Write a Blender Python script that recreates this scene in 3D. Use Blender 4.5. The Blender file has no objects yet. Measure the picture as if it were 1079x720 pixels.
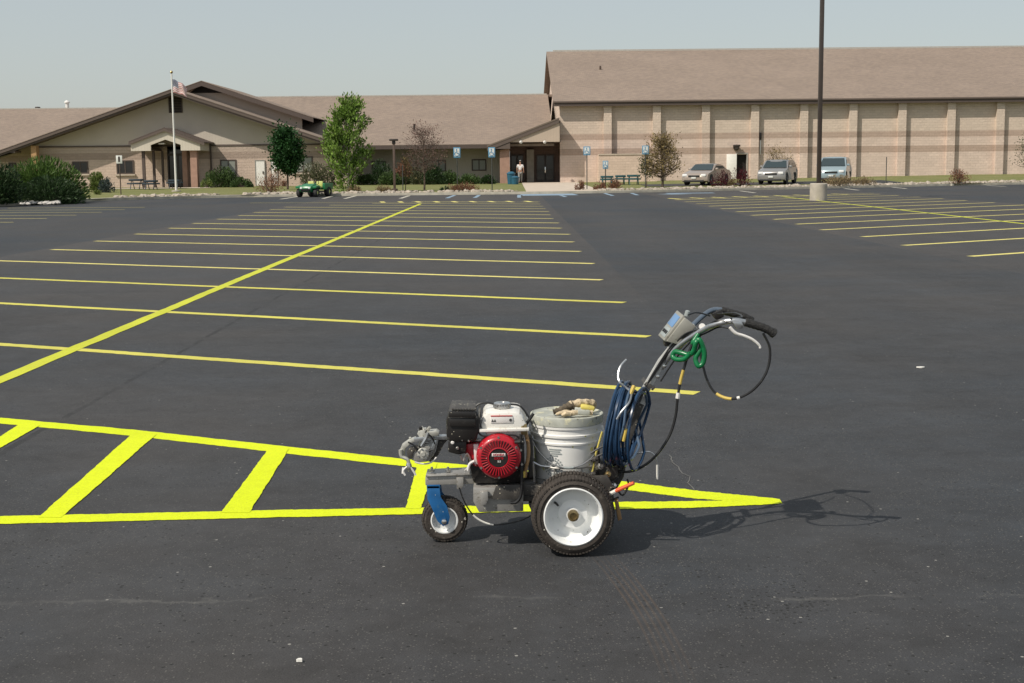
import bpy, bmesh, math, random
import numpy as np
from mathutils import Vector, Matrix
R = math.radians
rng = random.Random(7)
scene = bpy.context.scene
COL = scene.collection

# ------------------------------------------------------------------ camera (fitted to the photograph)
FPX, HY, CAMH, ROLL = 1433.0, 175.0, 1.6, .0098
PITCH = math.atan((360 - HY) / FPX)
_F = Vector((0, math.cos(PITCH), -math.sin(PITCH)))
_R0 = Vector((1, 0, 0)); _U0 = Vector((0, math.sin(PITCH), math.cos(PITCH)))
_R = _R0 * math.cos(ROLL) - _U0 * math.sin(ROLL)
_U = _R0 * math.sin(ROLL) + _U0 * math.cos(ROLL)
def _ray(px, py): return _F + _R * ((px - 539.5) / FPX) - _U * ((py - 360) / FPX)
def A(px, py, Y):                       # point measured in the photo, at distance Y
    v = _ray(px, py); t = Y / v.y
    return Vector((v.x * t, Y, CAMH + v.z * t))
def G(px, py, z=0):                     # point measured in the photo, on the ground
    v = _ray(px, py); t = (z - CAMH) / v.z
    return Vector((v.x * t, v.y * t, z))
cd = bpy.data.cameras.new('camera'); cam = bpy.data.objects.new('camera', cd); COL.objects.link(cam)
cam.matrix_world = Matrix(((_R.x, _U.x, -_F.x, 0), (_R.y, _U.y, -_F.y, 0), (_R.z, _U.z, -_F.z, CAMH), (0, 0, 0, 1)))
cd.sensor_width = 36; cd.lens = FPX / 1079 * 36; cd.clip_start = .1; cd.clip_end = 5000
scene.camera = cam

# ------------------------------------------------------------------ light
SUN = Vector((-.68, -.52, .93)).normalized()
w = bpy.data.worlds.new('World'); scene.world = w; w.use_nodes = True
nt = w.node_tree; bg = nt.nodes['Background']
sky = nt.nodes.new('ShaderNodeTexSky'); sky.sky_type = 'NISHITA'; sky.sun_disc = False
sky.sun_elevation = math.asin(SUN.z); sky.sun_rotation = math.atan2(SUN.x, SUN.y) % (2 * math.pi)
sky.air_density = 1.0; sky.dust_density = 1.5; sky.ozone_density = 1.0; sky.altitude = 0
# a hazy late-summer sky: the clear sky is veiled by an even pale haze
veil = nt.nodes.new('ShaderNodeMix'); veil.data_type = 'RGBA'; veil.inputs[0].default_value = .62
nt.links.new(sky.outputs[0], veil.inputs[6]); veil.inputs[7].default_value = (5.05, 5.3, 5.2, 1)
nt.links.new(veil.outputs[2], bg.inputs[0]); bg.inputs[1].default_value = .113
sl = bpy.data.lights.new('sun', 'SUN'); sl.energy = 4.2; sl.angle = R(.6); sl.color = (1, .93, .82)
so = bpy.data.objects.new('sun', sl); COL.objects.link(so)
so.rotation_euler = (-SUN).to_track_quat('-Z', 'Y').to_euler(); so.location = (-20, -20, 30)
vs = scene.view_settings; vs.view_transform = 'Standard'; vs.look = 'None'; vs.exposure = 0; vs.gamma = 1

# ------------------------------------------------------------------ materials
M = {}
def nodes(name):
    m = bpy.data.materials.new(name); m.use_nodes = True; M[name] = m
    t = m.node_tree; return m, t, t.nodes['Principled BSDF'], t.nodes, t.links
def mat(name, c, rough=.6, metal=0., var=.12, scale=8., bump=0., bscale=40., dirt=None, dirt_amt=.0, dscale=6., spec=.5, coat=0., fleck=None, fd=.05, fs=60):
    m, t, P, N, L = nodes(name)
    tc = N.new('ShaderNodeTexCoord')
    n = N.new('ShaderNodeTexNoise'); n.inputs['Scale'].default_value = scale; n.inputs['Detail'].default_value = 6
    L.new(tc.outputs['Object'], n.inputs['Vector'])
    r = N.new('ShaderNodeMapRange'); r.inputs['From Min'].default_value = .3; r.inputs['From Max'].default_value = .7
    r.inputs['To Min'].default_value = 1 - var; r.inputs['To Max'].default_value = 1 + var
    L.new(n.outputs[0], r.inputs['Value'])
    mx = N.new('ShaderNodeVectorMath'); mx.operation = 'SCALE'; mx.inputs[0].default_value = c
    L.new(r.outputs[0], mx.inputs['Scale'])
    out = mx.outputs[0]
    if dirt:
        d = N.new('ShaderNodeTexNoise'); d.inputs['Scale'].default_value = dscale; d.inputs['Detail'].default_value = 8; d.inputs['Roughness'].default_value = .7
        L.new(tc.outputs['Object'], d.inputs['Vector'])
        rr = N.new('ShaderNodeMapRange'); rr.inputs['From Min'].default_value = .62 - dirt_amt * .3; rr.inputs['From Max'].default_value = .72 - dirt_amt * .25
        L.new(d.outputs[0], rr.inputs['Value'])
        mm = N.new('ShaderNodeMix'); mm.data_type = 'RGBA'; mm.inputs[7].default_value = (*dirt, 1)
        L.new(rr.outputs[0], mm.inputs[0]); L.new(out, mm.inputs[6]); out = mm.outputs[2]
    if fleck:
        for sc_, dn in ((fs * 1.4, fd), (fs * .75, fd * .5)):
            vo = N.new('ShaderNodeTexVoronoi'); vo.inputs['Scale'].default_value = sc_; L.new(tc.outputs['Object'], vo.inputs['Vector'])
            nz = N.new('ShaderNodeTexNoise'); nz.inputs['Scale'].default_value = sc_ * 2; L.new(tc.outputs['Object'], nz.inputs['Vector'])
            cs = N.new('ShaderNodeSeparateColor'); L.new(vo.outputs['Color'], cs.inputs[0])
            th_ = math_node(N, L, 'LESS_THAN', math_node(N, L, 'ADD', vo.outputs['Distance'], math_node(N, L, 'MULTIPLY', nz.outputs[0], .5)), .5)
            pk_ = math_node(N, L, 'MULTIPLY', th_, math_node(N, L, 'LESS_THAN', cs.outputs[0], dn)); out = mixc(N, L, pk_, out, fleck)
    L.new(out, P.inputs['Base Color'])
    P.inputs['Roughness'].default_value = rough; P.inputs['Metallic'].default_value = metal
    P.inputs['Specular IOR Level'].default_value = spec; P.inputs['Coat Weight'].default_value = coat
    if bump:
        b = N.new('ShaderNodeTexNoise'); b.inputs['Scale'].default_value = bscale; b.inputs['Detail'].default_value = 5
        L.new(tc.outputs['Object'], b.inputs['Vector'])
        bn = N.new('ShaderNodeBump'); bn.inputs['Strength'].default_value = bump; bn.inputs['Distance'].default_value = .02
        L.new(b.outputs[0], bn.inputs['Height']); L.new(bn.outputs[0], P.inputs['Normal'])
    return m
def leafmat(name, c, var=.45, scale=1.2, hue=(1, 1, 1)):
    m, t, P, N, L = nodes(name)
    g = N.new('ShaderNodeNewGeometry'); r = N.new('ShaderNodeMapRange')
    L.new(g.outputs['Random Per Island'], r.inputs['Value']); r.inputs['To Min'].default_value = 1 - var; r.inputs['To Max'].default_value = 1 + var
    mx = N.new('ShaderNodeVectorMath'); mx.operation = 'SCALE'; mx.inputs[0].default_value = c; L.new(r.outputs[0], mx.inputs['Scale'])
    tc = N.new('ShaderNodeTexCoord'); n = N.new('ShaderNodeTexNoise'); n.inputs['Scale'].default_value = scale; L.new(tc.outputs['Object'], n.inputs['Vector'])
    mm = N.new('ShaderNodeMix'); mm.data_type = 'RGBA'; mm.blend_type = 'MULTIPLY'; mm.inputs[7].default_value = (*hue, 1)
    L.new(n.outputs[0], mm.inputs[0]); L.new(mx.outputs[0], mm.inputs[6]); L.new(mm.outputs[2], P.inputs['Base Color'])
    P.inputs['Roughness'].default_value = .55; P.inputs['Specular IOR Level'].default_value = .25
    P.inputs['Transmission Weight'].default_value = 0
    tr = N.new('ShaderNodeBsdfTranslucent'); L.new(mm.outputs[2], tr.inputs['Color'])
    ms = N.new('ShaderNodeMixShader'); ms.inputs[0].default_value = .25
    L.new(P.outputs[0], ms.inputs[1]); L.new(tr.outputs[0], ms.inputs[2]); L.new(ms.outputs[0], N['Material Output'].inputs['Surface'])
    return m
def math_node(N, L, op, a, b=None, c=None):
    n = N.new('ShaderNodeMath'); n.operation = op
    for i, x in enumerate((a, b, c)):
        if x is None: continue
        if isinstance(x, (int, float)): n.inputs[i].default_value = x
        else: L.new(x, n.inputs[i])
    return n.outputs[0]
def mixc(N, L, fac, a, b):
    n = N.new('ShaderNodeMix'); n.data_type = 'RGBA'
    for i, x in ((0, fac), (6, a), (7, b)):
        if isinstance(x, tuple): n.inputs[i].default_value = (*x, 1)
        elif isinstance(x, (int, float)): n.inputs[i].default_value = x
        else: L.new(x, n.inputs[i])
    return n.outputs[2]
def ramp01(N, L, v, lo, hi, clamp=True):
    n = N.new('ShaderNodeMapRange'); L.new(v, n.inputs['Value']); n.inputs['From Min'].default_value = lo; n.inputs['From Max'].default_value = hi
    return n.outputs[0]
def noise(N, L, vec, scale, detail=4, rough=.5):
    n = N.new('ShaderNodeTexNoise'); n.inputs['Scale'].default_value = scale; n.inputs['Detail'].default_value = detail; n.inputs['Roughness'].default_value = rough
    L.new(vec, n.inputs['Vector']); return n.outputs[0]
def mapping(N, L, vec, scale=(1, 1, 1), rot=(0, 0, 0), loc=(0, 0, 0)):
    n = N.new('ShaderNodeMapping'); n.inputs['Scale'].default_value = scale; n.inputs['Rotation'].default_value = rot; n.inputs['Location'].default_value = loc
    L.new(vec, n.inputs['Vector']); return n.outputs[0]

def asphalt_mat():
    m, t, P, N, L = nodes('asphalt')
    co = N.new('ShaderNodeTexCoord').outputs['Object']
    n1 = noise(N, L, co, .12, 5); n2 = noise(N, L, mapping(N, L, co, (.35, .06, 1)), 1.3, 5, .6)
    n3 = noise(N, L, co, 2.2, 7, .65); n4 = noise(N, L, co, 160, 3, .7)
    n5 = noise(N, L, mapping(N, L, co, (.05, 1.2, 1)), 1.1, 4, .6)
    c = mixc(N, L, ramp01(N, L, math_node(N, L, 'ADD', math_node(N, L, 'MULTIPLY', n1, .6), math_node(N, L, 'MULTIPLY', noise(N, L, co, .55, 6, .65), .4)), .4, .6), (.048, .045, .044), (.031, .036, .043))
    # sealed bays are a warmer grey than the drive lane
    sx = N.new('ShaderNodeSeparateXYZ'); L.new(co, sx.inputs[0])
    bay = math_node(N, L, 'MULTIPLY', math_node(N, L, 'LESS_THAN', math_node(N, L, 'ABSOLUTE', math_node(N, L, 'ADD', sx.outputs[0], 4.0)), 5.6), ramp01(N, L, sx.outputs[1], 12, 30))
    bay2 = math_node(N, L, 'MULTIPLY', math_node(N, L, 'LESS_THAN', math_node(N, L, 'ABSOLUTE', math_node(N, L, 'SUBTRACT', sx.outputs[0], 13.2)), 5.9), ramp01(N, L, sx.outputs[1], 14, 30))
    c = mixc(N, L, math_node(N, L, 'MULTIPLY', math_node(N, L, 'ADD', bay, bay2), .45), c, (.075, .064, .056))
    v = math_node(N, L, 'ADD', math_node(N, L, 'ADD', math_node(N, L, 'MULTIPLY', n2, .7), math_node(N, L, 'MULTIPLY', n3, 1.1)), math_node(N, L, 'ADD', math_node(N, L, 'ADD', math_node(N, L, 'MULTIPLY', n5, .4), math_node(N, L, 'MULTIPLY', noise(N, L, co, 7, 9, .75), .9)), -.57))
    sc = N.new('ShaderNodeVectorMath'); sc.operation = 'SCALE'; L.new(c, sc.inputs[0]); L.new(v, sc.inputs['Scale'])
    c = sc.outputs[0]
    sc2 = N.new('ShaderNodeVectorMath'); sc2.operation = 'SCALE'; L.new(c, sc2.inputs[0])
    L.new(math_node(N, L, 'ADD', math_node(N, L, 'MULTIPLY', n4, 1.5), .25), sc2.inputs['Scale']); c = sc2.outputs[0]
    # light and dark aggregate specks, gathered in patches
    CL = []
    def specks(scale, dens_lo, col, thr, c):
        vo = N.new('ShaderNodeTexVoronoi'); vo.inputs['Scale'].default_value = scale; L.new(co, vo.inputs['Vector'])
        cs = N.new('ShaderNodeSeparateColor'); L.new(vo.outputs['Color'], cs.inputs[0])
        near = math_node(N, L, 'LESS_THAN', vo.outputs['Distance'], thr)
        patch = ramp01(N, L, noise(N, L, co, 1.1, 4, .6), .35, .8)
        pick = math_node(N, L, 'LESS_THAN', cs.outputs[0], math_node(N, L, 'ADD', math_node(N, L, 'MULTIPLY', patch, .22), math_node(N, L, 'ADD', dens_lo, CL[0]) if CL else dens_lo))
        return mixc(N, L, math_node(N, L, 'MULTIPLY', near, pick), c, col), math_node(N, L, 'MULTIPLY', near, pick)
    c, _ = specks(105, .09, (.095, .091, .084), .36, c)
    cp = G(822, 636); dv = N.new('ShaderNodeVectorMath'); dv.operation = 'DISTANCE'; L.new(co, dv.inputs[0]); dv.inputs[1].default_value = cp; clu = math_node(N, L, 'MULTIPLY', ramp01(N, L, dv.outputs['Value'], .26, .0), .8)
    CL.append(clu)
    c, _ = specks(50, -.02, (.15, .14, .12), .22, c)
    c, dk = specks(50, -.02, (.016, .016, .015), .32, c)
    c, _ = specks(17, .002, (.26, .25, .23), .10, c)
    # long seam beside the bays
    sm = math_node(N, L, 'ABSOLUTE', math_node(N, L, 'ADD', math_node(N, L, 'ADD', sx.outputs[0], 2.86), math_node(N, L, 'MULTIPLY', n3, .12)))
    seam = math_node(N, L, 'MULTIPLY', math_node(N, L, 'LESS_THAN', sm, .022), math_node(N, L, 'MULTIPLY', math_node(N, L, 'LESS_THAN', sx.outputs[1], 40), ramp01(N, L, n3, .42, .55)))
    c = mixc(N, L, math_node(N, L, 'MULTIPLY', seam, .65), c, (.018, .018, .018))
    # a pale scuffed joint across the foreground
    sm2 = math_node(N, L, 'ABSOLUTE', math_node(N, L, 'SUBTRACT', math_node(N, L, 'ADD', sx.outputs[1], math_node(N, L, 'MULTIPLY', noise(N, L, co, .9, 6, .7), .5)), 5.15))
    j = math_node(N, L, 'MULTIPLY', ramp01(N, L, sm2, .018, .0), ramp01(N, L, noise(N, L, mapping(N, L, co, (1, .2, 1)), 1.7, 5, .6), .46, .62))
    c = mixc(N, L, math_node(N, L, 'MULTIPLY', j, .35), c, (.15, .145, .135))
    # brown tyre scuffs in the foreground
    wv = math_node(N, L, 'ADD', sx.outputs[0], math_node(N, L, 'MULTIPLY', math_node(N, L, 'POWER', math_node(N, L, 'SUBTRACT', sx.outputs[1], 4.0), 2.0), .07))
    st = math_node(N, L, 'LESS_THAN', math_node(N, L, 'ABSOLUTE', math_node(N, L, 'SUBTRACT', wv, .52)), .06)
    rib = ramp01(N, L, math_node(N, L, 'SINE', math_node(N, L, 'MULTIPLY', wv, 260)), -.2, .9)
    st = math_node(N, L, 'MULTIPLY', math_node(N, L, 'MULTIPLY', st, rib), math_node(N, L, 'MULTIPLY', ramp01(N, L, sx.outputs[1], 5.6, 4.9), ramp01(N, L, sx.outputs[1], 3.9, 5.0)))
    c = mixc(N, L, math_node(N, L, 'MULTIPLY', st, .4), c, (.11, .075, .05))
    L.new(c, P.inputs['Base Color'])
    ro = N.new('ShaderNodeMapRange'); L.new(n3, ro.inputs['Value']); ro.inputs['To Min'].default_value = .62; ro.inputs['To Max'].default_value = .9
    L.new(ro.outputs[0], P.inputs['Roughness']); P.inputs['Specular IOR Level'].default_value = .35
    h = math_node(N, L, 'SUBTRACT', math_node(N, L, 'ADD', math_node(N, L, 'MULTIPLY', n4, .5), math_node(N, L, 'MULTIPLY', noise(N, L, co, 45, 4, .6), .7)), math_node(N, L, 'MULTIPLY', dk, .8))
    b = N.new('ShaderNodeBump'); b.inputs['Strength'].default_value = .6; b.inputs['Distance'].default_value = .006
    L.new(h, b.inputs['Height']); L.new(b.outputs[0], P.inputs['Normal'])
asphalt_mat()

def paint_mat(name, c, wear, c2=None):
    m, t, P, N, L = nodes(name)
    co = N.new('ShaderNodeTexCoord').outputs['Object']
    n = noise(N, L, co, 9, 8, .75); n2 = noise(N, L, co, .5, 4, .6); n3 = noise(N, L, co, 120, 3, .7)
    base = mixc(N, L, ramp01(N, L, n2, .35, .65), c, c2 or tuple(x * .86 for x in c))
    g = ramp01(N, L, math_node(N, L, 'ADD', math_node(N, L, 'MULTIPLY', n, .6), math_node(N, L, 'MULTIPLY', n3, .4)), wear, wear + .07)
    base = mixc(N, L, g, base, (.12, .115, .05))
    gs = N.new('ShaderNodeVectorMath'); gs.operation = 'SCALE'; L.new(base, gs.inputs[0]); L.new(math_node(N, L, 'ADD', math_node(N, L, 'MULTIPLY', n3, .7), math_node(N, L, 'ADD', math_node(N, L, 'MULTIPLY', n, .35), .48)), gs.inputs['Scale'])
    L.new(gs.outputs[0], P.inputs['Base Color']); P.inputs['Roughness'].default_value = .65; P.inputs['Specular IOR Level'].default_value = .25
    b = N.new('ShaderNodeBump'); b.inputs['Strength'].default_value = .6; b.inputs['Distance'].default_value = .004
    L.new(n3, b.inputs['Height']); L.new(b.outputs[0], P.inputs['Normal'])
paint_mat('fresh_yellow', (.60, .69, .004), .60, (.66, .74, .006))
paint_mat('mid_yellow', (.62, .57, .11), .61); paint_mat('centre_yellow', (.56, .58, .04), .605)
paint_mat('old_yellow', (.70, .62, .19), .63, (.63, .55, .18))
paint_mat('far_white', (.50, .47, .40), .56)
paint_mat('far_blue', (.24, .33, .42), .62)

def block_mat(name, c, mortar, bw, bh, bands=(), rough=.85, bump=.7, lowc=None):
    """split-face block: courses in object X/Z, coloured bands at fixed heights"""
    m, t, P, N, L = nodes(name)
    co = N.new('ShaderNodeTexCoord').outputs['Object']
    s = N.new('ShaderNodeSeparateXYZ'); L.new(co, s.inputs[0])
    xx = math_node(N, L, 'ADD', s.outputs[0], s.outputs[1])
    cb = N.new('ShaderNodeCombineXYZ'); L.new(xx, cb.inputs[0]); L.new(s.outputs[2], cb.inputs[1])
    br = N.new('ShaderNodeTexBrick'); L.new(cb.outputs[0], br.inputs['Vector'])
    br.inputs['Scale'].default_value = 1; br.inputs['Brick Width'].default_value = bw; br.inputs['Row Height'].default_value = bh
    br.inputs['Mortar Size'].default_value = .008; br.inputs['Mortar Smooth'].default_value = .3
    n = noise(N, L, co, .8, 5); n2 = noise(N, L, co, 14, 5, .7)
    base = c
    cc = mixc(N, L, ramp01(N, L, n, .3, .7), tuple(x * .93 for x in c), tuple(min(1, x * 1.05) for x in c))
    for lo, hi, bc in bands:
        f = math_node(N, L, 'MULTIPLY', math_node(N, L, 'GREATER_THAN', s.outputs[2], lo), math_node(N, L, 'LESS_THAN', s.outputs[2], hi))
        cc = mixc(N, L, f, cc, bc)
    br.inputs['Color1'].default_value = (1.03, 1.03, 1.03, 1); br.inputs['Color2'].default_value = (.93, .93, .93, 1); br.inputs['Mortar'].default_value = (mortar, mortar, mortar, 1)
    mu = N.new('ShaderNodeMix'); mu.data_type = 'RGBA'; mu.blend_type = 'MULTIPLY'; mu.inputs[0].default_value = 1
    L.new(cc, mu.inputs[6]); L.new(br.outputs['Color'], mu.inputs[7])
    sc = N.new('ShaderNodeVectorMath'); sc.operation = 'SCALE'; L.new(mu.outputs[2], sc.inputs[0]); L.new(math_node(N, L, 'ADD', math_node(N, L, 'MULTIPLY', n2, .35), .82), sc.inputs['Scale'])
    L.new(sc.outputs[0], P.inputs['Base Color']); P.inputs['Roughness'].default_value = rough; P.inputs['Specular IOR Level'].default_value = .2
    b = N.new('ShaderNodeBump'); b.inputs['Strength'].default_value = bump; b.inputs['Distance'].default_value = .05
    L.new(math_node(N, L, 'SUBTRACT', noise(N, L, co, 6, 6, .75), math_node(N, L, 'MULTIPLY', br.outputs['Fac'], .3)), b.inputs['Height']); L.new(b.outputs[0], P.inputs['Normal'])
block_mat('gym_block', (.655, .525, .445), .85, .42, .205, bands=((4.03, 6.9, (.62, .51, .42)), (3.58, 4.06, (.46, .35, .285)), (2.38, 2.9, (.45, .34, .275))))
block_mat('screen_block', (.66, .51, .41), .8, .42, .205)
block_mat('wing_block', (.60, .47, .385), .85, .42, .205, bands=((2.88, 3.32, (.50, .40, .33)), (2.35, 2.88, (.40, .31, .255))))
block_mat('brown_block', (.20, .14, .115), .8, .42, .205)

def siding_mat(name, c, pitch=.22):
    m, t, P, N, L = nodes(name)
    co = N.new('ShaderNodeTexCoord').outputs['Object']; s = N.new('ShaderNodeSeparateXYZ'); L.new(co, s.inputs[0])
    n = noise(N, L, co, .7, 5)
    cc = mixc(N, L, ramp01(N, L, n, .3, .7), tuple(x * .95 for x in c), tuple(x * 1.04 for x in c))
    L.new(cc, P.inputs['Base Color']); P.inputs['Roughness'].default_value = .8; P.inputs['Specular IOR Level'].default_value = .2
    b = N.new('ShaderNodeBump'); b.inputs['Strength'].default_value = .5; b.inputs['Distance'].default_value = .02
    L.new(math_node(N, L, 'FRACT', math_node(N, L, 'MULTIPLY', s.outputs[0], 1 / pitch)), b.inputs['Height']); L.new(b.outputs[0], P.inputs['Normal'])
siding_mat('siding', (.51, .45, .38))
siding_mat('portico_siding', (.56, .51, .43))
def roof_mat(name, c):
    m, t, P, N, L = nodes(name)
    co = N.new('ShaderNodeTexCoord').outputs['Object']; s = N.new('ShaderNodeSeparateXYZ'); L.new(co, s.inputs[0])
    cb = N.new('ShaderNodeCombineXYZ'); L.new(s.outputs[0], cb.inputs[0]); L.new(s.outputs[1], cb.inputs[1])
    br = N.new('ShaderNodeTexBrick'); L.new(cb.outputs[0], br.inputs['Vector']); br.inputs['Scale'].default_value = 1
    br.inputs['Brick Width'].default_value = .3; br.inputs['Row Height'].default_value = .14; br.inputs['Mortar Size'].default_value = .008
    br.inputs['Color1'].default_value = (1.08, 1.07, 1.05, 1); br.inputs['Color2'].default_value = (.84, .84, .86, 1); br.inputs['Mortar'].default_value = (.65, .65, .65, 1)
    n = noise(N, L, co, .25, 6, .6); n2 = noise(N, L, mapping(N, L, co, (1.2, .12, 1)), 1.2, 5, .7); n3 = noise(N, L, co, 5, 4, .7)
    cc = mixc(N, L, ramp01(N, L, n, .3, .7), tuple(x * .92 for x in c), tuple(x * 1.06 for x in c))
    mu = N.new('ShaderNodeMix'); mu.data_type = 'RGBA'; mu.blend_type = 'MULTIPLY'; mu.inputs[0].default_value = 1
    L.new(cc, mu.inputs[6]); L.new(br.outputs['Color'], mu.inputs[7])
    sc = N.new('ShaderNodeVectorMath'); sc.operation = 'SCALE'; L.new(mu.outputs[2], sc.inputs[0])
    L.new(math_node(N, L, 'ADD', math_node(N, L, 'ADD', math_node(N, L, 'MULTIPLY', n2, .07), math_node(N, L, 'MULTIPLY', n3, .10)), .91), sc.inputs['Scale'])
    L.new(sc.outputs[0], P.inputs['Base Color']); P.inputs['Roughness'].default_value = .9; P.inputs['Specular IOR Level'].default_value = .15
roof_mat('shingle', (.275, .218, .178))
def grass_mat(name, a, b_):
    m, t, P, N, L = nodes(name)
    co = N.new('ShaderNodeTexCoord').outputs['Object']
    n1 = noise(N, L, co, .35, 5, .6); n2 = noise(N, L, co, 9, 6, .7); n3 = noise(N, L, co, 1.8, 4, .7)
    c = mixc(N, L, ramp01(N, L, n1, .35, .65), a, b_); c = mixc(N, L, ramp01(N, L, n3, .55, .8), c, (.25, .21, .11))
    sc = N.new('ShaderNodeVectorMath'); sc.operation = 'SCALE'; L.new(c, sc.inputs[0]); L.new(math_node(N, L, 'ADD', math_node(N, L, 'MULTIPLY', n2, 1.0), .5), sc.inputs['Scale'])
    L.new(sc.outputs[0], P.inputs['Base Color']); P.inputs['Roughness'].default_value = .85; P.inputs['Specular IOR Level'].default_value = .1
    b = N.new('ShaderNodeBump'); b.inputs['Strength'].default_value = .8; b.inputs['Distance'].default_value = .05
    L.new(n2, b.inputs['Height']); L.new(b.outputs[0], P.inputs['Normal'])
grass_mat('grass', (.155, .17, .062), (.20, .195, .085))
grass_mat('dry_ground', (.16, .15, .07), (.19, .17, .09))
def glass_mat(name, c, rough=.08):
    m, t, P, N, L = nodes(name)
    P.inputs['Base Color'].default_value = (*c, 1); P.inputs['Roughness'].default_value = rough; P.inputs['IOR'].default_value = 1.5; P.inputs['Specular IOR Level'].default_value = .6
    return m
glass_mat('dark_glass', (.02, .02, .022)); glass_mat('car_glass', (.03, .045, .05), .05); glass_mat('pale_blind', (.26, .27, .235), .3)
mat('fascia', (.085, .062, .052), .7, var=.08); mat('fascia_light', (.11, .082, .068), .7, var=.08); mat('flashing', (.42, .40, .36), .5)
mat('soffit', (.13, .095, .08), .8); mat('dark_void', (.012, .01, .009), .9); mat('pier_brick', (.36, .22, .165), .85, scale=3, bump=.5, bscale=12)
mat('rust_brick', (.42, .25, .12), .85); mat('door_white', (.82, .79, .73), .6, var=.06); mat('door_frame', (.33, .31, .28), .5)
mat('concrete', (.40, .36, .30), .85, var=.14, scale=3, bump=.3, bscale=30); mat('kerb_concrete', (.42, .39, .32), .85, var=.2, scale=2.5)
mat('sidewalk', (.50, .42, .34), .85, var=.1, scale=2); mat('stone', (.36, .31, .255), .85, var=.35, scale=3.5); mat('white_stone', (.52, .49, .45), .85, var=.2, scale=5)
mat('bronze', (.045, .034, .028), .45, var=.1); mat('steel_brown', (.09, .06, .045), .6); mat('white_metal', (.72, .70, .67), .45, var=.04)
mat('sign_blue', (.10, .27, .42), .5, var=.05); mat('sign_white', (.65, .66, .63), .5, var=.05); mat('sign_post', (.05, .055, .05), .6)
mat('teal_plastic', (.012, .075, .085), .5); mat('navy_mesh', (.02, .035, .05), .5)
mat('bark', (.09, .065, .048), .9, var=.3, scale=20); mat('bark_pale', (.26, .23, .19), .9, var=.3, scale=20)
# machine
mat('tyre', (.042, .034, .028), .8, var=.3, scale=30, bump=.25, bscale=160, dirt=(.10, .085, .07), dirt_amt=.18, dscale=25, fleck=(.55, .52, .45), fd=.05, fs=70)
mat('rim_white', (.78, .79, .78), .4, var=.04, dirt=(.45, .42, .36), dirt_amt=.06, dscale=22, coat=.1, fleck=(.2, .18, .15), fd=.03, fs=90)
mat('brass', (.36, .27, .13), .35, metal=.8, dirt=(.08, .06, .04), dirt_amt=.3, dscale=60); mat('blue_paint', (.012, .11, .30), .42, var=.2, scale=20, dirt=(.06, .14, .22), dirt_amt=.15, dscale=40, fleck=(.6, .6, .55), fd=.05, fs=90)
mat('frame_grey', (.34, .33, .31), .45, metal=.35, var=.15, scale=14, dirt=(.14, .12, .09), dirt_amt=.2, dscale=34, fleck=(.66, .64, .56), fd=.10, fs=80)
mat('frame_dark', (.055, .05, .045), .6, var=.3, scale=20, dirt=(.25, .22, .17), dirt_amt=.06, dscale=40, fleck=(.6, .56, .42), fd=.09, fs=80)
mat('cast_grey', (.50, .49, .44), .38, metal=.35, var=.2, scale=40, dirt=(.12, .11, .085), dirt_amt=.12, dscale=45)
mat('engine_red', (.42, .008, .02), .36, var=.2, scale=18, coat=.15, dirt=(.25, .05, .05), dirt_amt=.05, dscale=50, fleck=(.6, .5, .45), fd=.04, fs=90); mat('red_dark', (.10, .003, .006), .5); mat('engine_black', (.018, .016, .015), .38, var=.2, scale=20, dirt=(.13, .12, .10), dirt_amt=.05, dscale=50, fleck=(.5, .46, .36), fd=.06, fs=90)
mat('engine_metal', (.30, .29, .27), .4, metal=.7, var=.25, scale=30, dirt=(.06, .05, .04), dirt_amt=.2, dscale=40)
mat('tank_white', (.76, .74, .69), .34, var=.05, dirt=(.48, .44, .36), dirt_amt=.15, dscale=24, coat=.15, fleck=(.25, .23, .19), fd=.03, fs=80); mat('chrome', (.62, .61, .58), .22, metal=.95, var=.1)
mat('bucket_white', (.80, .79, .76), .4, var=.05, dirt=(.56, .54, .47), dirt_amt=.06, dscale=15, fleck=(.60, .58, .22), fd=.05, fs=40); mat('lid_grey', (.40, .41, .36), .6, var=.2, scale=20, dirt=(.62, .59, .40), dirt_amt=.25, dscale=22, fleck=(.20, .19, .15), fd=.08, fs=55)
mat('print_grey', (.27, .30, .30), .6); mat('black_print', (.05, .05, .05), .6); mat('red_print', (.5, .04, .04), .5)
mat('cloth_tan', (.52, .42, .28), .9, var=.25, scale=30, bump=.6, bscale=50, dirt=(.22, .17, .11), dirt_amt=.12, dscale=25); mat('cloth_dark', (.10, .08, .055), .9, var=.3, scale=40, bump=.4)
mat('yellow_rubber', (.62, .52, .12), .6, dirt=(.3, .26, .12), dirt_amt=.1, dscale=40); mat('hose_blue', (.016, .045, .10), .2, var=.25, scale=20); mat('hose_pale', (.07, .11, .17), .25)
mat('cable_black', (.014, .014, .015), .4, var=.2, dirt=(.22, .22, .2), dirt_amt=-.02, dscale=60); mat('silver', (.50, .51, .52), .3, metal=.85, var=.15, scale=30, dirt=(.2, .19, .17), dirt_amt=.1, dscale=40)
mat('steel_blue', (.16, .20, .25), .3, metal=.6); mat('grip', (.018, .017, .016), .65, bump=.4, bscale=90); mat('green_strap', (.004, .14, .045), .3, var=.25, scale=40)
mat('panel_blue', (.13, .24, .42), .35, var=.1); mat('box_grey', (.33, .32, .28), .45, metal=.3, var=.12, scale=20, dirt=(.18, .17, .13), dirt_amt=.15, dscale=30)
mat('orange', (.75, .13, .05), .5); mat('tan_tube', (.34, .20, .09), .55, var=.2, scale=30); mat('white_tape', (.75, .73, .68), .6); mat('yellow_tape', (.55, .40, .08), .55)
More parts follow.
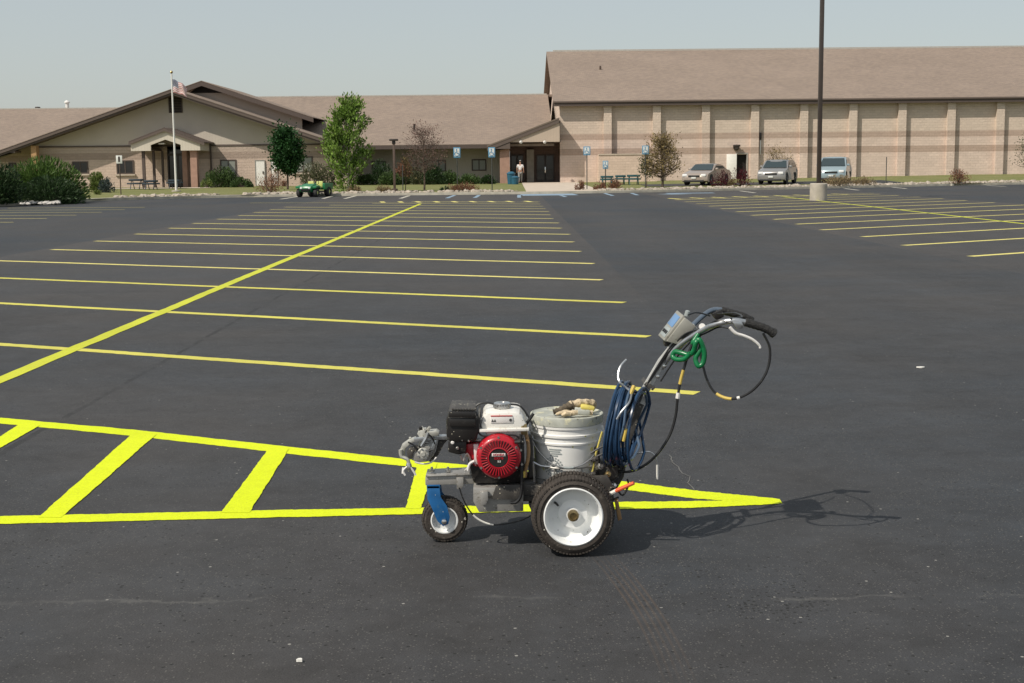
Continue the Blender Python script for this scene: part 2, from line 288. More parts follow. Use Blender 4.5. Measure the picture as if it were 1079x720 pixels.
# vehicles, people
mat('car_gold', (.40, .33, .275), .3, metal=.4, var=.02, coat=.6); mat('car_silver', (.30, .29, .28), .3, metal=.5, var=.02, coat=.6); mat('car_blue', (.30, .38, .41), .3, metal=.3, var=.02, coat=.6)
mat('car_trim', (.02, .02, .02), .5); mat('headlight', (.75, .75, .75), .12, var=.02); mat('car_tyre', (.02, .02, .02), .8); mat('hubcap', (.45, .45, .44), .35, metal=.7)
mat('utility_green', (.012, .16, .055), .35); mat('seat_yellow', (.50, .54, .18), .5); mat('skin', (.42, .24, .17), .6); mat('shirt', (.70, .66, .64), .85, var=.15, scale=12); mat('trousers', (.27, .26, .25), .85, var=.15, scale=12); mat('hair', (.05, .035, .025), .8)
leafmat('juniper', (.09, .145, .032), .5, 1.5, (.5, .65, .5)); leafmat('juniper_dark', (.036, .066, .022), .5, 1.5, (.6, .7, .7)); leafmat('bush_light', (.13, .17, .045), .4)
leafmat('bush_mid', (.06, .10, .03), .45); leafmat('bush_blue', (.05, .07, .065), .4); leafmat('bush_grey', (.10, .105, .055), .4); leafmat('maple_green', (.19, .27, .055), .5, 1.2, (.6, .8, .6)); leafmat('round_green', (.030, .085, .024), .5, 1.4, (.5, .65, .6))
leafmat('sparse_red', (.17, .10, .085), .4); leafmat('sparse_brown', (.22, .165, .07), .4); leafmat('dry_red', (.21, .105, .065), .4); leafmat('dry_tan', (.24, .18, .10), .35); leafmat('maroon', (.075, .012, .018), .45)
def flag_mat():
    m, t, P, N, L = nodes('flag_cloth')
    uv = N.new('ShaderNodeTexCoord').outputs['UV']; s = N.new('ShaderNodeSeparateXYZ'); L.new(uv, s.inputs[0])
    st = math_node(N, L, 'GREATER_THAN', math_node(N, L, 'MODULO', math_node(N, L, 'MULTIPLY', s.outputs[1], 13), 2), 1)
    c = mixc(N, L, st, (.42, .16, .16), (.66, .62, .60))
    can = math_node(N, L, 'MULTIPLY', math_node(N, L, 'LESS_THAN', s.outputs[0], .4), math_node(N, L, 'GREATER_THAN', s.outputs[1], .46))
    vo = N.new('ShaderNodeTexVoronoi'); vo.inputs['Scale'].default_value = 16; vo.inputs['Randomness'].default_value = 0; L.new(uv, vo.inputs['Vector'])
    star = mixc(N, L, math_node(N, L, 'LESS_THAN', vo.outputs['Distance'], .3), (.03, .04, .12), (.7, .7, .7))
    c = mixc(N, L, can, c, star); L.new(c, P.inputs['Base Color']); P.inputs['Roughness'].default_value = .8
flag_mat()

# ------------------------------------------------------------------ mesh builder
ORG = {}
class MB:
    def __init__(s): s.bm = bmesh.new()
    def add(s, verts, faces):
        vs = [s.bm.verts.new(v) for v in verts]
        for f in faces:
            try: s.bm.faces.new([vs[i] for i in f])
            except ValueError: pass
        return s
    def merge(s, b, M4=None):
        me = bpy.data.meshes.new('t'); b.to_mesh(me); b.free()
        if M4 is not None: me.transform(M4)
        s.bm.from_mesh(me); bpy.data.meshes.remove(me); return s
    def box(s, x0, x1, y0, y1, z0, z1, bev=0, M4=None, seg=2):
        b = bmesh.new(); bmesh.ops.create_cube(b, size=1)
        for v in b.verts: v.co = Vector(((x0 + x1) / 2 + v.co.x * (x1 - x0), (y0 + y1) / 2 + v.co.y * (y1 - y0), (z0 + z1) / 2 + v.co.z * (z1 - z0)))
        if bev: bmesh.ops.bevel(b, geom=b.edges[:], offset=bev, segments=seg, profile=.5, affect='EDGES')
        return s.merge(b, M4)
    def prism(s, pts, y0, y1, bev=0, axis='Y', seg=2):
        """closed outline of (x,z) [axis Y] or (y,z) [axis X], extruded"""
        b = bmesh.new()
        f = (lambda p, t: (p[0], t, p[1])) if axis == 'Y' else ((lambda p, t: (t, p[0], p[1])) if axis == 'X' else (lambda p, t: (p[0], p[1], t)))
        a = [b.verts.new(f(p, y0)) for p in pts]; c = [b.verts.new(f(p, y1)) for p in pts]; n = len(pts)
        b.faces.new(a); b.faces.new(c[::-1])
        for i in range(n): b.faces.new((a[i], c[i], c[(i + 1) % n], a[(i + 1) % n]))
        bmesh.ops.recalc_face_normals(b, faces=b.faces[:])
        if bev: bmesh.ops.bevel(b, geom=b.edges[:], offset=bev, segments=seg, profile=.5, affect='EDGES')
        return s.merge(b)
    def pprism(s, pix, y0, y1, bev=0, seg=2):
        ym = (y0 + y1) / 2; P = [A(x, y, ym) for x, y in pix]
        return s.prism([(p.x, p.z) for p in P], y0, y1, bev, seg=seg)
    def tube(s, path, r, n=8, cap=True):
        path = [Vector(p) for p in path]; rs = r if isinstance(r, (list, tuple)) else [r] * len(path)
        rings = []; up = Vector((0, 0, 1)); prev = None
        for i, p in enumerate(path):
            d = (path[min(i + 1, len(path) - 1)] - path[max(i - 1, 0)])
            d = d.normalized() if d.length > 1e-9 else Vector((0, 0, 1))
            if prev is None:
                a = d.cross(up); a = a if a.length > 1e-3 else d.cross(Vector((1, 0, 0)))
            else: a = prev - d * prev.dot(d)
            a.normalize(); prev = a; c = d.cross(a)
            rings.append([s.bm.verts.new(p + (a * math.cos(2 * math.pi * k / n) + c * math.sin(2 * math.pi * k / n)) * rs[i]) for k in range(n)])
        for i in range(len(rings) - 1):
            for k in range(n): s.bm.faces.new((rings[i][k], rings[i][(k + 1) % n], rings[i + 1][(k + 1) % n], rings[i + 1][k]))
        if cap: s.bm.faces.new(rings[0][::-1]); s.bm.faces.new(rings[-1])
        return s
    def lathe(s, c, ax, prof, n=48, closed=False):
        """prof = [(axial, radius)]"""
        c = Vector(c); ax = Vector(ax).normalized(); a = ax.cross(Vector((0, 0, 1))); a = a if a.length > 1e-3 else Vector((1, 0, 0)); a.normalize(); b = ax.cross(a)
        rings = []
        for t, r in prof:
            if r < 1e-6: rings.append([s.bm.verts.new(c + ax * t)])
            else: rings.append([s.bm.verts.new(c + ax * t + (a * math.cos(2 * math.pi * k / n) + b * math.sin(2 * math.pi * k / n)) * r) for k in range(n)])
        seq = list(range(len(rings) - 1)) + ([len(rings) - 1] if closed else [])
        for i in seq:
            p, q = rings[i], rings[(i + 1) % len(rings)]
            for k in range(n):
                k2 = (k + 1) % n
                f = [p[k] if len(p) > 1 else p[0]] + ([p[k2]] if len(p) > 1 else []) + ([q[k2]] if len(q) > 1 else []) + [q[k] if len(q) > 1 else q[0]]
                if len(f) >= 3:
                    try: s.bm.faces.new(f)
                    except ValueError: pass
        return s
    def build(s, name, m, parent=None, smooth=True, local=False, fix=True, ang=35):
        if fix: bmesh.ops.recalc_face_normals(s.bm, faces=s.bm.faces[:])
        me = bpy.data.meshes.new(name); s.bm.to_mesh(me); s.bm.free()
        me.materials.append(M[m] if isinstance(m, str) else m)
        return link(name, me, parent, smooth, local, ang)
def link(name, me, parent=None, smooth=True, local=False, ang=35):
    o = bpy.data.objects.new(name, me); COL.objects.link(o)
    if smooth and len(me.polygons):
        me.polygons.foreach_set('use_smooth', [True] * len(me.polygons)); me.set_sharp_from_angle(angle=R(ang))
    if parent is not None:
        o.parent = parent
        if not local: me.transform(Matrix.Translation(-ORG[parent.name]))
        ORG[o.name] = ORG.get(parent.name, Vector())
    elif not local:
        co = np.empty(len(me.vertices) * 3); me.vertices.foreach_get('co', co); co = co.reshape(-1, 3)
        c = Vector(((co[:, 0].min() + co[:, 0].max()) / 2, (co[:, 1].min() + co[:, 1].max()) / 2, co[:, 2].min()))
        if not getattr(me, 'keep', False): me.transform(Matrix.Translation(-c)); o.location = c; ORG[o.name] = c
    return o
def tag(o, label=None, cat=None, group=None, kind=None):
    if label: o['label'] = label
    if cat: o['category'] = cat
    if group: o['group'] = group
    if kind: o['kind'] = kind
    return o
def thing(name, loc, label, cat, group=None, rz=0):
    o = bpy.data.objects.new(name, None); COL.objects.link(o); o.location = loc; o.rotation_euler = (0, 0, rz); o.empty_display_size = .2
    ORG[o.name] = Vector(loc); return tag(o, label, cat, group)
def setting(name, mb, m, label, cat, smooth=False):
    me = bpy.data.meshes.new(name); mb.bm.normal_update(); mb.bm.to_mesh(me); mb.bm.free(); me.materials.append(M[m])
    o = bpy.data.objects.new(name, me); COL.objects.link(o)
    if smooth: me.polygons.foreach_set('use_smooth', [True] * len(me.polygons))
    return tag(o, label, cat, kind='structure')
def text(name, body, size, m, parent, matrix, ext=.0006, bold=0.):
    cu = bpy.data.curves.new(name, 'FONT'); cu.body = body; cu.size = size; cu.extrude = ext; cu.align_x = 'CENTER'; cu.align_y = 'CENTER'; cu.offset = bold
    t = bpy.data.objects.new('t', cu); COL.objects.link(t)
    bpy.context.view_layer.update()
    me = bpy.data.meshes.new_from_object(t.evaluated_get(bpy.context.evaluated_depsgraph_get()))
    bpy.data.objects.remove(t); me.materials.clear(); me.materials.append(M[m]); me.transform(matrix)
    return link(name, me, parent, False)
def spline(pts, k=8):
    pts = [Vector(p) for p in pts]; out = []
    for i in range(len(pts) - 1):
        p0, p1, p2, p3 = pts[max(i - 1, 0)], pts[i], pts[i + 1], pts[min(i + 2, len(pts) - 1)]
        for j in range(k):
            t = j / k
            out.append(.5 * ((2 * p1) + (p2 - p0) * t + (2 * p0 - 5 * p1 + 4 * p2 - p3) * t * t + (3 * p1 - p0 - 3 * p2 + p3) * t ** 3))
    return out + [pts[-1]]
def pxpath(pts, Y=None, k=8):
    return spline([A(p[0], p[1], p[2] if len(p) > 2 else Y) for p in pts], k)

# ------------------------------------------------------------------ ground
KB = [(-90, 48), (-30, 53.5), (-25, 58), (-23.2, 62), (-21.9, 70), (-21, 72.2), (-18.5, 74.6), (-16.3, 76.2), (-12.8, 77.3), (-3, 77.8), (3.35, 78.0), (9, 80.1), (19, 85.6), (29, 91.1), (35, 94), (90, 116)]
def kerbY(x): return float(np.interp(x, [k[0] for k in KB], [k[1] for k in KB]))
def lawnZ(x, y):
    k = kerbY(x); t = max(0, min(1, (y - k) / max(4, 108 - k)))
    zb = .24 + .32 * max(0, min(1, (x - 5) / 32))
    return .12 + (zb - .12) * t
mb = MB(); mb.add([(-1500, -300, -.03), (1500, -300, -.03), (1500, 2500, -.03), (-1500, 2500, -.03)], [(0, 1, 2, 3)]); setting('ground', mb, 'dry_ground', 'dry grassy ground far beyond the buildings', 'ground')
mb = MB(); xs = [-90 + i * 1.0 for i in range(181)]
V = [(x, -30, 0) for x in xs] + [(x, kerbY(x) + .05, 0) for x in xs]
mb.add(V, [(i, i + 1, len(xs) + i + 1, len(xs) + i) for i in range(len(xs) - 1)]); setting('parking_lot', mb, 'asphalt', 'dark sealed asphalt parking lot', 'parking lot')
kp = spline([Vector((a, b, 0)) for a, b in KB], 6)
def offs(pts, d):
    out = []
    for i, p in enumerate(pts):
        t = (pts[min(i + 1, len(pts) - 1)] - pts[max(i - 1, 0)]).normalized(); out.append(p + Vector((-t.y, t.x, 0)) * d)
    return out
o1, o2 = offs(kp, 0), offs(kp, .28); mb = MB(); n = len(kp); V = []
for a, b in zip(o1, o2): V += [(a.x, a.y, -.02), (a.x, a.y + .01, .13), (b.x, b.y, .14), (b.x, b.y, -.02)]
F = []
for i in range(n - 1):
    for j in range(3): F.append((4 * i + j, 4 * (i + 1) + j, 4 * (i + 1) + j + 1, 4 * i + j + 1))
mb.add(V, F); setting('kerb', mb, 'kerb_concrete', 'pale concrete kerb along the far edge of the lot', 'kerb')
mb = MB(); xs = [-90 + i * .75 for i in range(241)]; nt_ = 14
V = []
for x in xs:
    k = kerbY(x) + .2
    for j in range(nt_):
        y = k + (126 - k) * (j / (nt_ - 1)) ** 1.5; V.append((x, y, lawnZ(x, y)))
mb.add(V, [(i * nt_ + j, (i + 1) * nt_ + j, (i + 1) * nt_ + j + 1, i * nt_ + j + 1) for i in range(len(xs) - 1) for j in range(nt_ - 1)]); setting('lawn', mb, 'grass', 'strip of grass between the kerb and the school', 'lawn', True)
def draped(name, outline, m, label, cat, dz=.02):
    """strip given by (x, y0, y1) columns lying on the lawn"""
    mb = MB(); V = []; k = 8
    for x, a, b in outline:
        for j in range(k): y = a + (b - a) * j / (k - 1); V.append((x, y, lawnZ(x, y) + dz))
    mb.add(V, [(i * k + j, (i + 1) * k + j, (i + 1) * k + j + 1, i * k + j + 1) for i in range(len(outline) - 1) for j in range(k - 1)]); return setting(name, mb, m, label, cat)
draped('entrance_walk', [(x, kerbY(x) - .02, 115) for x in (.9, 2, 3, 4, 5, 5.3)], 'sidewalk', 'pale concrete walk up to the recessed entrance', 'path')
draped('path', [(x, 98 + (x + 34) * .10, 101 + (x + 34) * .12) for x in (-34, -31, -28, -25, -22)], 'sidewalk', 'curving pale walk to the portico doors', 'path')
draped('driveway', [(x, 89.2 + (x - 9) * .22, 95.6 + (x - 9) * .22) for x in (9, 12, 15, 18, 21, 24, 27)], 'asphalt', 'narrow drive where the cars stand before the gymnasium', 'drive')
draped('planting_bed', [(x, kerbY(x) + .28, kerbY(x) + (2.6 if x > -21 else 6)) for x in [-21 + i * .7 for i in range(32)]], 'dry_ground', 'bare planting bed behind the kerb', 'bed', .015)
draped('planting_bed', [(x, kerbY(x) + .28, kerbY(x) + 3.0) for x in [5.4 + i * .7 for i in range(70)]], 'dry_ground', 'bare planting bed behind the kerb on the right', 'bed', .015)

# ------------------------------------------------------------------ paint
def line_quad(p, q, w, z=.0018, jit=True):
    p, q = Vector((p[0], p[1], 0)), Vector((q[0], q[1], 0)); d = (q - p); Ln = d.length; d.normalize(); nn = Vector((-d.y, d.x, 0))
    k = max(2, min(220, int(Ln / .05))); V = []; r = random.Random(int(abs(p.x * 91 + p.y * 57) * 10))
    wob = 0
    for i in range(k + 1):
        t = i / k; wob = wob * .96 + (r.random() - .5) * .007; e = (r.random() - .5) * .012
        c = p + d * Ln * t + nn * wob * jit
        V += [(c.x - nn.x * (w / 2 + e), c.y - nn.y * (w / 2 + e), z), (c.x + nn.x * (w / 2 - e), c.y + nn.y * (w / 2 - e), z)]
    return V, [(2 * i, 2 * i + 1, 2 * i + 3, 2 * i + 2) for i in range(k)]
def pline(p, q, w, m, label, name='parking_line', z=.0018):
    mb = MB(); V, F = line_quad(p, q, w, z); mb.add(V, F)
    for f in mb.bm.faces:
        f.normal_update()
        if f.normal.z < 0: f.normal_flip()
    return setting(name, mb, m, label, 'painted line')
for i in range(17):
    yr = 9.45 + 3.2 * i; xr = 1.30 + (.0, -.02, .02, -.03, .05, 0, .02, .07, 0, .04, -.02, 0, .03, 0, -.03, -.06, -.08)[i]
    yl = yr + .512 * (xr + 9.4); xl = -9.4 + .05 * math.sin(i * 2.1)
    if i >= 14: xl, yl = -9.4 + (i - 13) * 1.6, yr + .512 * (xr + 9.4 - (i - 13) * 1.6)
    pline((xr, yr), (xl, yl), .15 + .03 * min(1, i / 6), 'mid_yellow' if i < 3 else 'old_yellow', 'long slanted yellow bay line in the left lot')
pline((xr + .1, 60.9), (-12.2, 64.0), .12, 'old_yellow', 'line closing the far end of the left bays')
for k in range(9):
    x = .95 - k * .84; pline((x, 60.7 - (x - .95) * .22), (x - .28, 62.6 - (x - .95) * .22), .22, 'old_yellow', 'short hatch mark at the far end of the left bays', 'hatch_mark', .0035)
pline((-3.95, 8.5), (-3.93, 59.6), .14, 'centre_yellow', 'long bright centre line down the left bays', z=.0035)
for k in range(1, 12):
    pass
RX = 7.55
for i in range(13):
    yr = 23.1 + 3.24 * i; x0 = RX + (.25, .05, .08, -.08, 0, .03, -.04, .02, 0, .05, 0, -.05, -.1)[i]
    pline((x0, yr), (x0 + 11.3, yr + .66 * 11.3), .18, 'old_yellow', 'long slanted yellow bay line in the right lot')
for i in range(3):   # nearer bays whose far halves enter the frame at the right edge
    yr = 23.1 - 3.24 * (i + 1); pline((13.2, yr + .66 * 5.6), (18.8, yr + .66 * 11.3), .13, 'old_yellow', 'slanted bay line at the right edge of the frame')
pline((13.2, 22), (13.1, 66), .14, 'centre_yellow', 'bright centre line down the right bays', z=.0035)
pline((RX - .15, 64.2), (19, 71.5), .12, 'old_yellow', 'line closing the far end of the right bays')
for k in range(9):
    x = 7.5 + k * 1.15; pline((x + .35, 63.0 + (x - 7.5) * .66), (x, 65.0 + (x - 7.5) * .66), .22, 'old_yellow', 'short hatch mark at the far end of the right bays', 'hatch_mark', .0035)
for i in range(6):
    yr = 42.8 + 3.1 * i; pline((-15.6, yr), (-21.8, yr + .9), .13, 'old_yellow', 'faint bay line in the far left lot')
# stalls along the kerb
for a, b, m in [((296, 210), (318, 206.6), 'far_white'), ((340, 209.5), (352, 206.4), 'far_white'), ((363, 209.5), (376, 206.2), 'far_white'), ((422, 209.3), (431, 206.3), 'far_white'), ((471, 209), (479, 205.8), 'far_blue'), ((500, 208.6), (505, 205.6), 'far_blue'),
                ((547, 208.4), (547, 205.5), 'far_blue'), ((596, 207.6), (586, 204.6), 'far_blue'), ((646, 206.4), (637, 203.8), 'far_blue'), ((672, 205.8), (665, 203.6), 'far_blue'), ((700, 204.9), (722, 204.4), 'far_blue'), ((702, 203.9), (752, 203.4), 'far_blue'),
                ((796, 203.4), (780, 201.3), 'far_white'), ((905, 200.6), (890, 198.8), 'far_white'), ((955, 199), (940, 197.4), 'far_white'), ((1060, 196.8), (1040, 195.6), 'far_white')]:
    p, q = G(*a), G(*b); pline((p.x, p.y), (q.x, q.y), 1.4 if a[0] in (700, 702) else .2, m, 'short bay mark by the far kerb', 'bay_mark')
pline((.6, 75.6), (3.6, 75.7), 4.2, 'far_blue', 'concrete ramp in front of the entrance walk, its pale blue reflection put into the colour', 'bay_mark', .006)  # the ramp's pale blue reflection, laid down as a flat coloured sheet
# fresh hatched island in the foreground
def ppoly(pix, m, label, name, z):
    P = [G(*p) for p in pix]; mb = MB(); mb.add([(p.x, p.y, z) for p in P], [tuple(range(len(P)))])
    for f in mb.bm.faces:
        f.normal_update()
        if f.normal.z < 0: f.normal_flip()
    return setting(name, mb, m, label, 'painted line')
def pstrip(up, lo, m, label, name, z):
    """up/lo: pixel polylines of both edges, resampled with a slightly uneven edge"""
    r = random.Random(len(up) * 7 + int(up[0][1])); mb = MB(); V = []; k = 60 if len(up) < 3 else 420
    def samp(pl, t):
        n = len(pl) - 1; i = min(int(t * n), n - 1); f = t * n - i; a, b = G(*pl[i]), G(*pl[i + 1]); return a.lerp(b, f)
    j1 = j2 = 0
    for i in range(k + 1):
        t = i / k; a, b = samp(up, t), samp(lo, t); j1 = j1 * .6 + (r.random() - .5) * .007; j2 = j2 * .6 + (r.random() - .5) * .007; V += [(a.x + j1 * .6, a.y + j1, z), (b.x + j2 * .6, b.y + j2, z)]
    mb.add(V, [(2 * i, 2 * i + 1, 2 * i + 3, 2 * i + 2) for i in range(k)])
    for f in mb.bm.faces:
        f.normal_update()
        if f.normal.z < 0: f.normal_flip()
    return setting(name, mb, m, label, 'painted line')
pstrip([(-60, 435), (0, 440.5), (140, 453), (300, 470.5), (440, 485.5), (560, 497), (660, 508), (735, 517.5), (822, 526)], [(-60, 441), (0, 446.5), (140, 459.5), (300, 478), (440, 493), (560, 505.5), (660, 516.5), (735, 526), (824, 531)], 'fresh_yellow', 'fresh yellow line, far edge of the hatched island', 'island_line', .0015)
pstrip([(-80, 545), (0, 544.5), (140, 541.5), (300, 538), (440, 535.5), (560, 532), (660, 529.5), (735, 528.5), (822, 527)], [(-80, 553), (0, 552.8), (140, 549.5), (300, 545.5), (440, 542.5), (560, 539.5), (660, 537), (735, 535.5), (821, 531.5)], 'fresh_yellow', 'fresh yellow line, near edge of the hatched island', 'island_line', .0028)
for q in [[(-30, 480), (22, 446.5), (42, 449), (-20, 484)], [(40, 546), (142, 455.5), (165, 458), (65, 546)], [(233, 541), (285, 471), (304, 474), (263, 541)], [(427, 537), (441, 486), (461, 489), (443, 537)], [(-90, 530), (-60, 505), (-40, 505), (-66, 535)]]:
    q = [q[0], q[1], q[2], q[3]]; pstrip([q[0], q[1]], [q[3], q[2]], 'fresh_yellow', 'fat fresh yellow cross bar in the hatched island', 'island_line', .0041)
mb = MB(); P = [G(*p) for p in [(706, 480), (709, 487), (716, 493), (719, 499), (727, 503), (724, 509), (733, 517)]]
for i in range(len(P) - 1):
    V, F = line_quad(P[i], P[i + 1], .006, .003); mb.add(V, F)
mat('pale_crack', (.12, .118, .112), .9)
for f in mb.bm.faces:
    f.normal_update()
    if f.normal.z < 0: f.normal_flip()
setting('crack', mb, 'pale_crack', 'thin jagged pale crack in the asphalt', 'crack')

# ------------------------------------------------------------------ buildings
YG = 110.0
def hz(px, py, Y): return A(px, py, Y).z
# --- gymnasium
gx0 = 4.0; eY = 109.36; eZ = hz(583, 106.5, eY); rX = A(583, 107, eY).x; rY = 128.6; rZ = hz(576.5, 54.5, rY); XE = 78
gym = thing('gymnasium', (30, YG, .2), 'long tall block gymnasium with pilasters and brown shingle roof on the right', 'gymnasium')
mb = MB(); wt = eZ - .12
dx0, dx1 = A(776, 170, YG).x, A(787, 170, YG).x; dzt = hz(780, 163, YG)
for a, b, z0, z1 in [(gx0, dx0, -.2, wt), (dx1, XE, -.2, wt), (dx0, dx1, dzt, wt)]:
    mb.box(a, b, YG, YG + .3, z0, z1)
wl = mb.build('wall', 'gym_block', None, smooth=False)
# keep heights absolute so that the bands land where they should
def reparent(o, p):
    me = o.data; me.transform(Matrix.Translation(o.location)); o.location = (0, 0, 0); o.parent = p; me.transform(Matrix.Translation(-ORG[p.name])); ORG[o.name] = ORG[p.name]
gym.location.z = 0; ORG[gym.name] = Vector((30, YG, 0)); reparent(wl, gym)
mb = MB(); slope = (rZ - eZ) / (rY - eY); bY = 2 * rY - YG
mb.prism([(YG + .31, -.2), (bY, -.2), (bY, wt), (rY, rZ - .45), (YG + .31, wt)], gx0, gx0 + .3, axis='X'); mb.build('gable_wall', 'gym_block', gym, smooth=False)
th = .22
mb = MB(); mb.prism([(eY, eZ), (rY, rZ), (rY, rZ - th), (eY, eZ - th)], rX, XE + 1, axis='X'); mb.prism([(rY + .002, rZ), (2 * rY - eY, eZ), (2 * rY - eY, eZ - th), (rY + .002, rZ - th)], rX, XE + 1, axis='X')
mb.build('roof', 'shingle', gym, smooth=False)
mb = MB(); mb.box(rX + .02, XE + 1, eY - .03, eY + .05, eZ - .42, eZ - .03); mb.box(rX + .02, XE + 1, eY + .05, YG, eZ - .40, eZ - .34); mb.build('fascia', 'fascia', gym, smooth=False)
mb = MB(); mb.box(rX + .02, XE + 1, eY - .12, eY - .034, eZ - .16, eZ - .03, .02); mb.build('gutter', 'fascia_light', gym)
mb = MB(); mb.box(rX + .6, XE + 1, rY - .12, rY + .12, rZ - .03, rZ + .12); mb.build('ridge_cap', 'flashing', gym, smooth=False)
for k in range(-0, 19):
    x = A(636.2 + 51.63 * k, 150, YG - .3).x; wv_ = .63
    mb = MB(); mb.box(x, x + wv_, YG - .36, YG - .002, -.2, eZ - .43); mb.build('pilaster', 'gym_block', gym, smooth=False)
mb = MB(); mb.box(dx0, dx1, YG + .32, YG + 2.5, -.1, dzt + .1); mb.build('doorway_dark', 'dark_void', gym, smooth=False)
p0, p1 = A(765.5, 163, YG), A(776, 196, YG)
mb = MB(); mb.box(p0.x, p1.x - .02, YG - .1, YG - .04, .35, hz(770, 162.5, YG), .01); mb.build('door', 'door_white', gym)
mb = MB()
for a, b in ((dx0 - .06, dx0 + .02), (dx1 - .02, dx1 + .07)): mb.box(a, b, YG - .06, YG + .06, .3, dzt + .06)
mb.box(dx0 - .06, dx1 + .07, YG - .062, YG + .06, dzt + .06, dzt + .13); mb.build('door_frame', 'door_frame', gym, smooth=False)
c = A(776, 155.5, YG - .2); mb = MB(); mb.lathe((c.x, YG, c.z), (0, -1, 0), [(0, .0), (0, .24), (.2, .24), (.34, .12), (.34, 0)], 16); mb.box(c.x - .28, c.x + .28, YG - .38, YG - .2, c.z + .05, c.z + .22, .03); mb.build('flood_light', 'bronze', gym)
mb = MB(); xx = A(801, 150, YG).x; mb.box(xx - .05, xx + .05, YG - .12, YG - .01, hz(801, 163, YG), hz(801, 148, YG), .02); mb.build('conduit', 'white_metal', gym)
mb = MB(); mb.box(xx - .06, xx + .08, YG - .16, YG - .01, hz(801, 147.5, YG), hz(801, 140, YG), .02); mb.build('conduit_box', 'bronze', gym)
for px, py in [(632.5, 73.5)]:
    v = _ray(px, py); t = 0
    for i in range(4000):
        t = 105 + i * .01; q = Vector((v.x / v.y * t, t, CAMH + v.z / v.y * t))
        if q.z < eZ + slope * (q.y - eY): break
    mb = MB(); mb.lathe((q.x, q.y, q.z - .1), (0, 0, 1), [(0, .09), (.36, .09), (.36, .07), (.42, .07), (.42, 0)], 12); mb.build('roof_vent', 'steel_brown', gym)
# --- low screen wall
a, b = A(631, 163.6, 107.6), A(692, 163.0, 107.6)
mb = MB(); mb.box(a.x, b.x, 107.4, 107.8, 0, a.z); mb.box(a.x, a.x + .3, 107.81, 109.98, 0, a.z)
sw = mb.build('screen_wall', 'screen_block', None, smooth=False); tag(sw, 'low pink block screen wall in front of the gymnasium behind the teal tables', 'wall')
mb = MB(); mb.box(a.x - .03, b.x + .03, 107.35, 107.85, a.z + .002, a.z + .09); mb.build('coping', 'sidewalk', sw, smooth=False)

# --- middle classroom wing
mw = thing('classroom_wing', (-10, 112, 0), 'low middle wing with long brown shingle roof and shaded pale wall', 'school wing')
mE, mEz = 109.0, hz(440, 152.6, 109); mR = 126.4; mRz = hz(440, 101, mR)
mb = MB(); mb.prism([(mE, mEz), (mR, mRz), (mR, mRz - .2), (mE, mEz - .2)], -27, A(576, 100, mR).x + .1, axis='X')
mb.prism([(mR + .002, mRz), (2 * mR - mE, mEz), (2 * mR - mE, mEz - .2), (mR + .002, mRz - .2)], -27, 3.9, axis='X'); mb.build('roof', 'shingle', mw, smooth=False)
mb = MB(); mb.box(-27, -.2, mE - .03, mE + .04, mEz - .34, mEz - .03); mb.box(-27, -.2, mE + .04, 112, mEz - .32, mEz - .27); mb.build('fascia', 'fascia', mw, smooth=False)
mb = MB(); mb.box(-27, A(576, 100, mR).x, mR - .1, mR + .1, mRz - .02, mRz + .08); mb.build('ridge_cap', 'flashing', mw, smooth=False)
siding_mat('mid_wall', (.50, .45, .375)); siding_mat('tan_panel', (.46, .375, .30)); mb = MB(); mb.box(-20, A(527, 170, 112).x, 112, 112.3, -.2, mEz - .3); mb.build('wall', 'mid_wall', mw, smooth=False)
def window(parent, px0, px1, py0, py1, Y, frame='fascia', pane='dark_glass', mull=1, sill=True):
    a, b = A(px0, py0, Y), A(px1, py1, Y); t = .09
    mb = MB(); mb.box(a.x, b.x, Y - .06, Y - .003, a.z - t, a.z); mb.box(a.x, b.x, Y - .06, Y - .003, b.z, b.z + t)
    mb.box(a.x, a.x + t, Y - .06, Y - .003, b.z + t, a.z - t); mb.box(b.x - t, b.x, Y - .06, Y - .003, b.z + t, a.z - t)
    for k in range(1, mull + 1):
        x = a.x + (b.x - a.x) * k / (mull + 1); mb.box(x - .035, x + .035, Y - .055, Y - .003, b.z + t, a.z - t)
    f = mb.build('window', frame, parent, smooth=False)
    mb = MB(); mb.box(a.x + t, b.x - t, Y - .025, Y - .006, b.z + t, a.z - t); mb.build('pane', pane, f, smooth=False)
    if sill: mb = MB(); mb.box(a.x - .1, b.x + .1, Y - .14, Y - .003, b.z - .12, b.z - .003); mb.build('sill', 'sidewalk', f, smooth=False)
window(mw, 497, 512.5, 168, 180, 112, pane='pale_blind', mull=1, sill=False); window(mw, 455, 470, 169, 181, 112, pane='pale_blind', sill=False); window(mw, 392, 407, 170, 182, 112, pane='pale_blind', sill=False)
v = A(436.5, 139, 113.5); mb = MB(); mb.lathe((v.x, 113.6, mEz + .27 * 4.5), (0, 0, 1), [(0, .09), (.55, .09), (.55, 0)], 10); mb.build('roof_vent', 'bronze', mw)

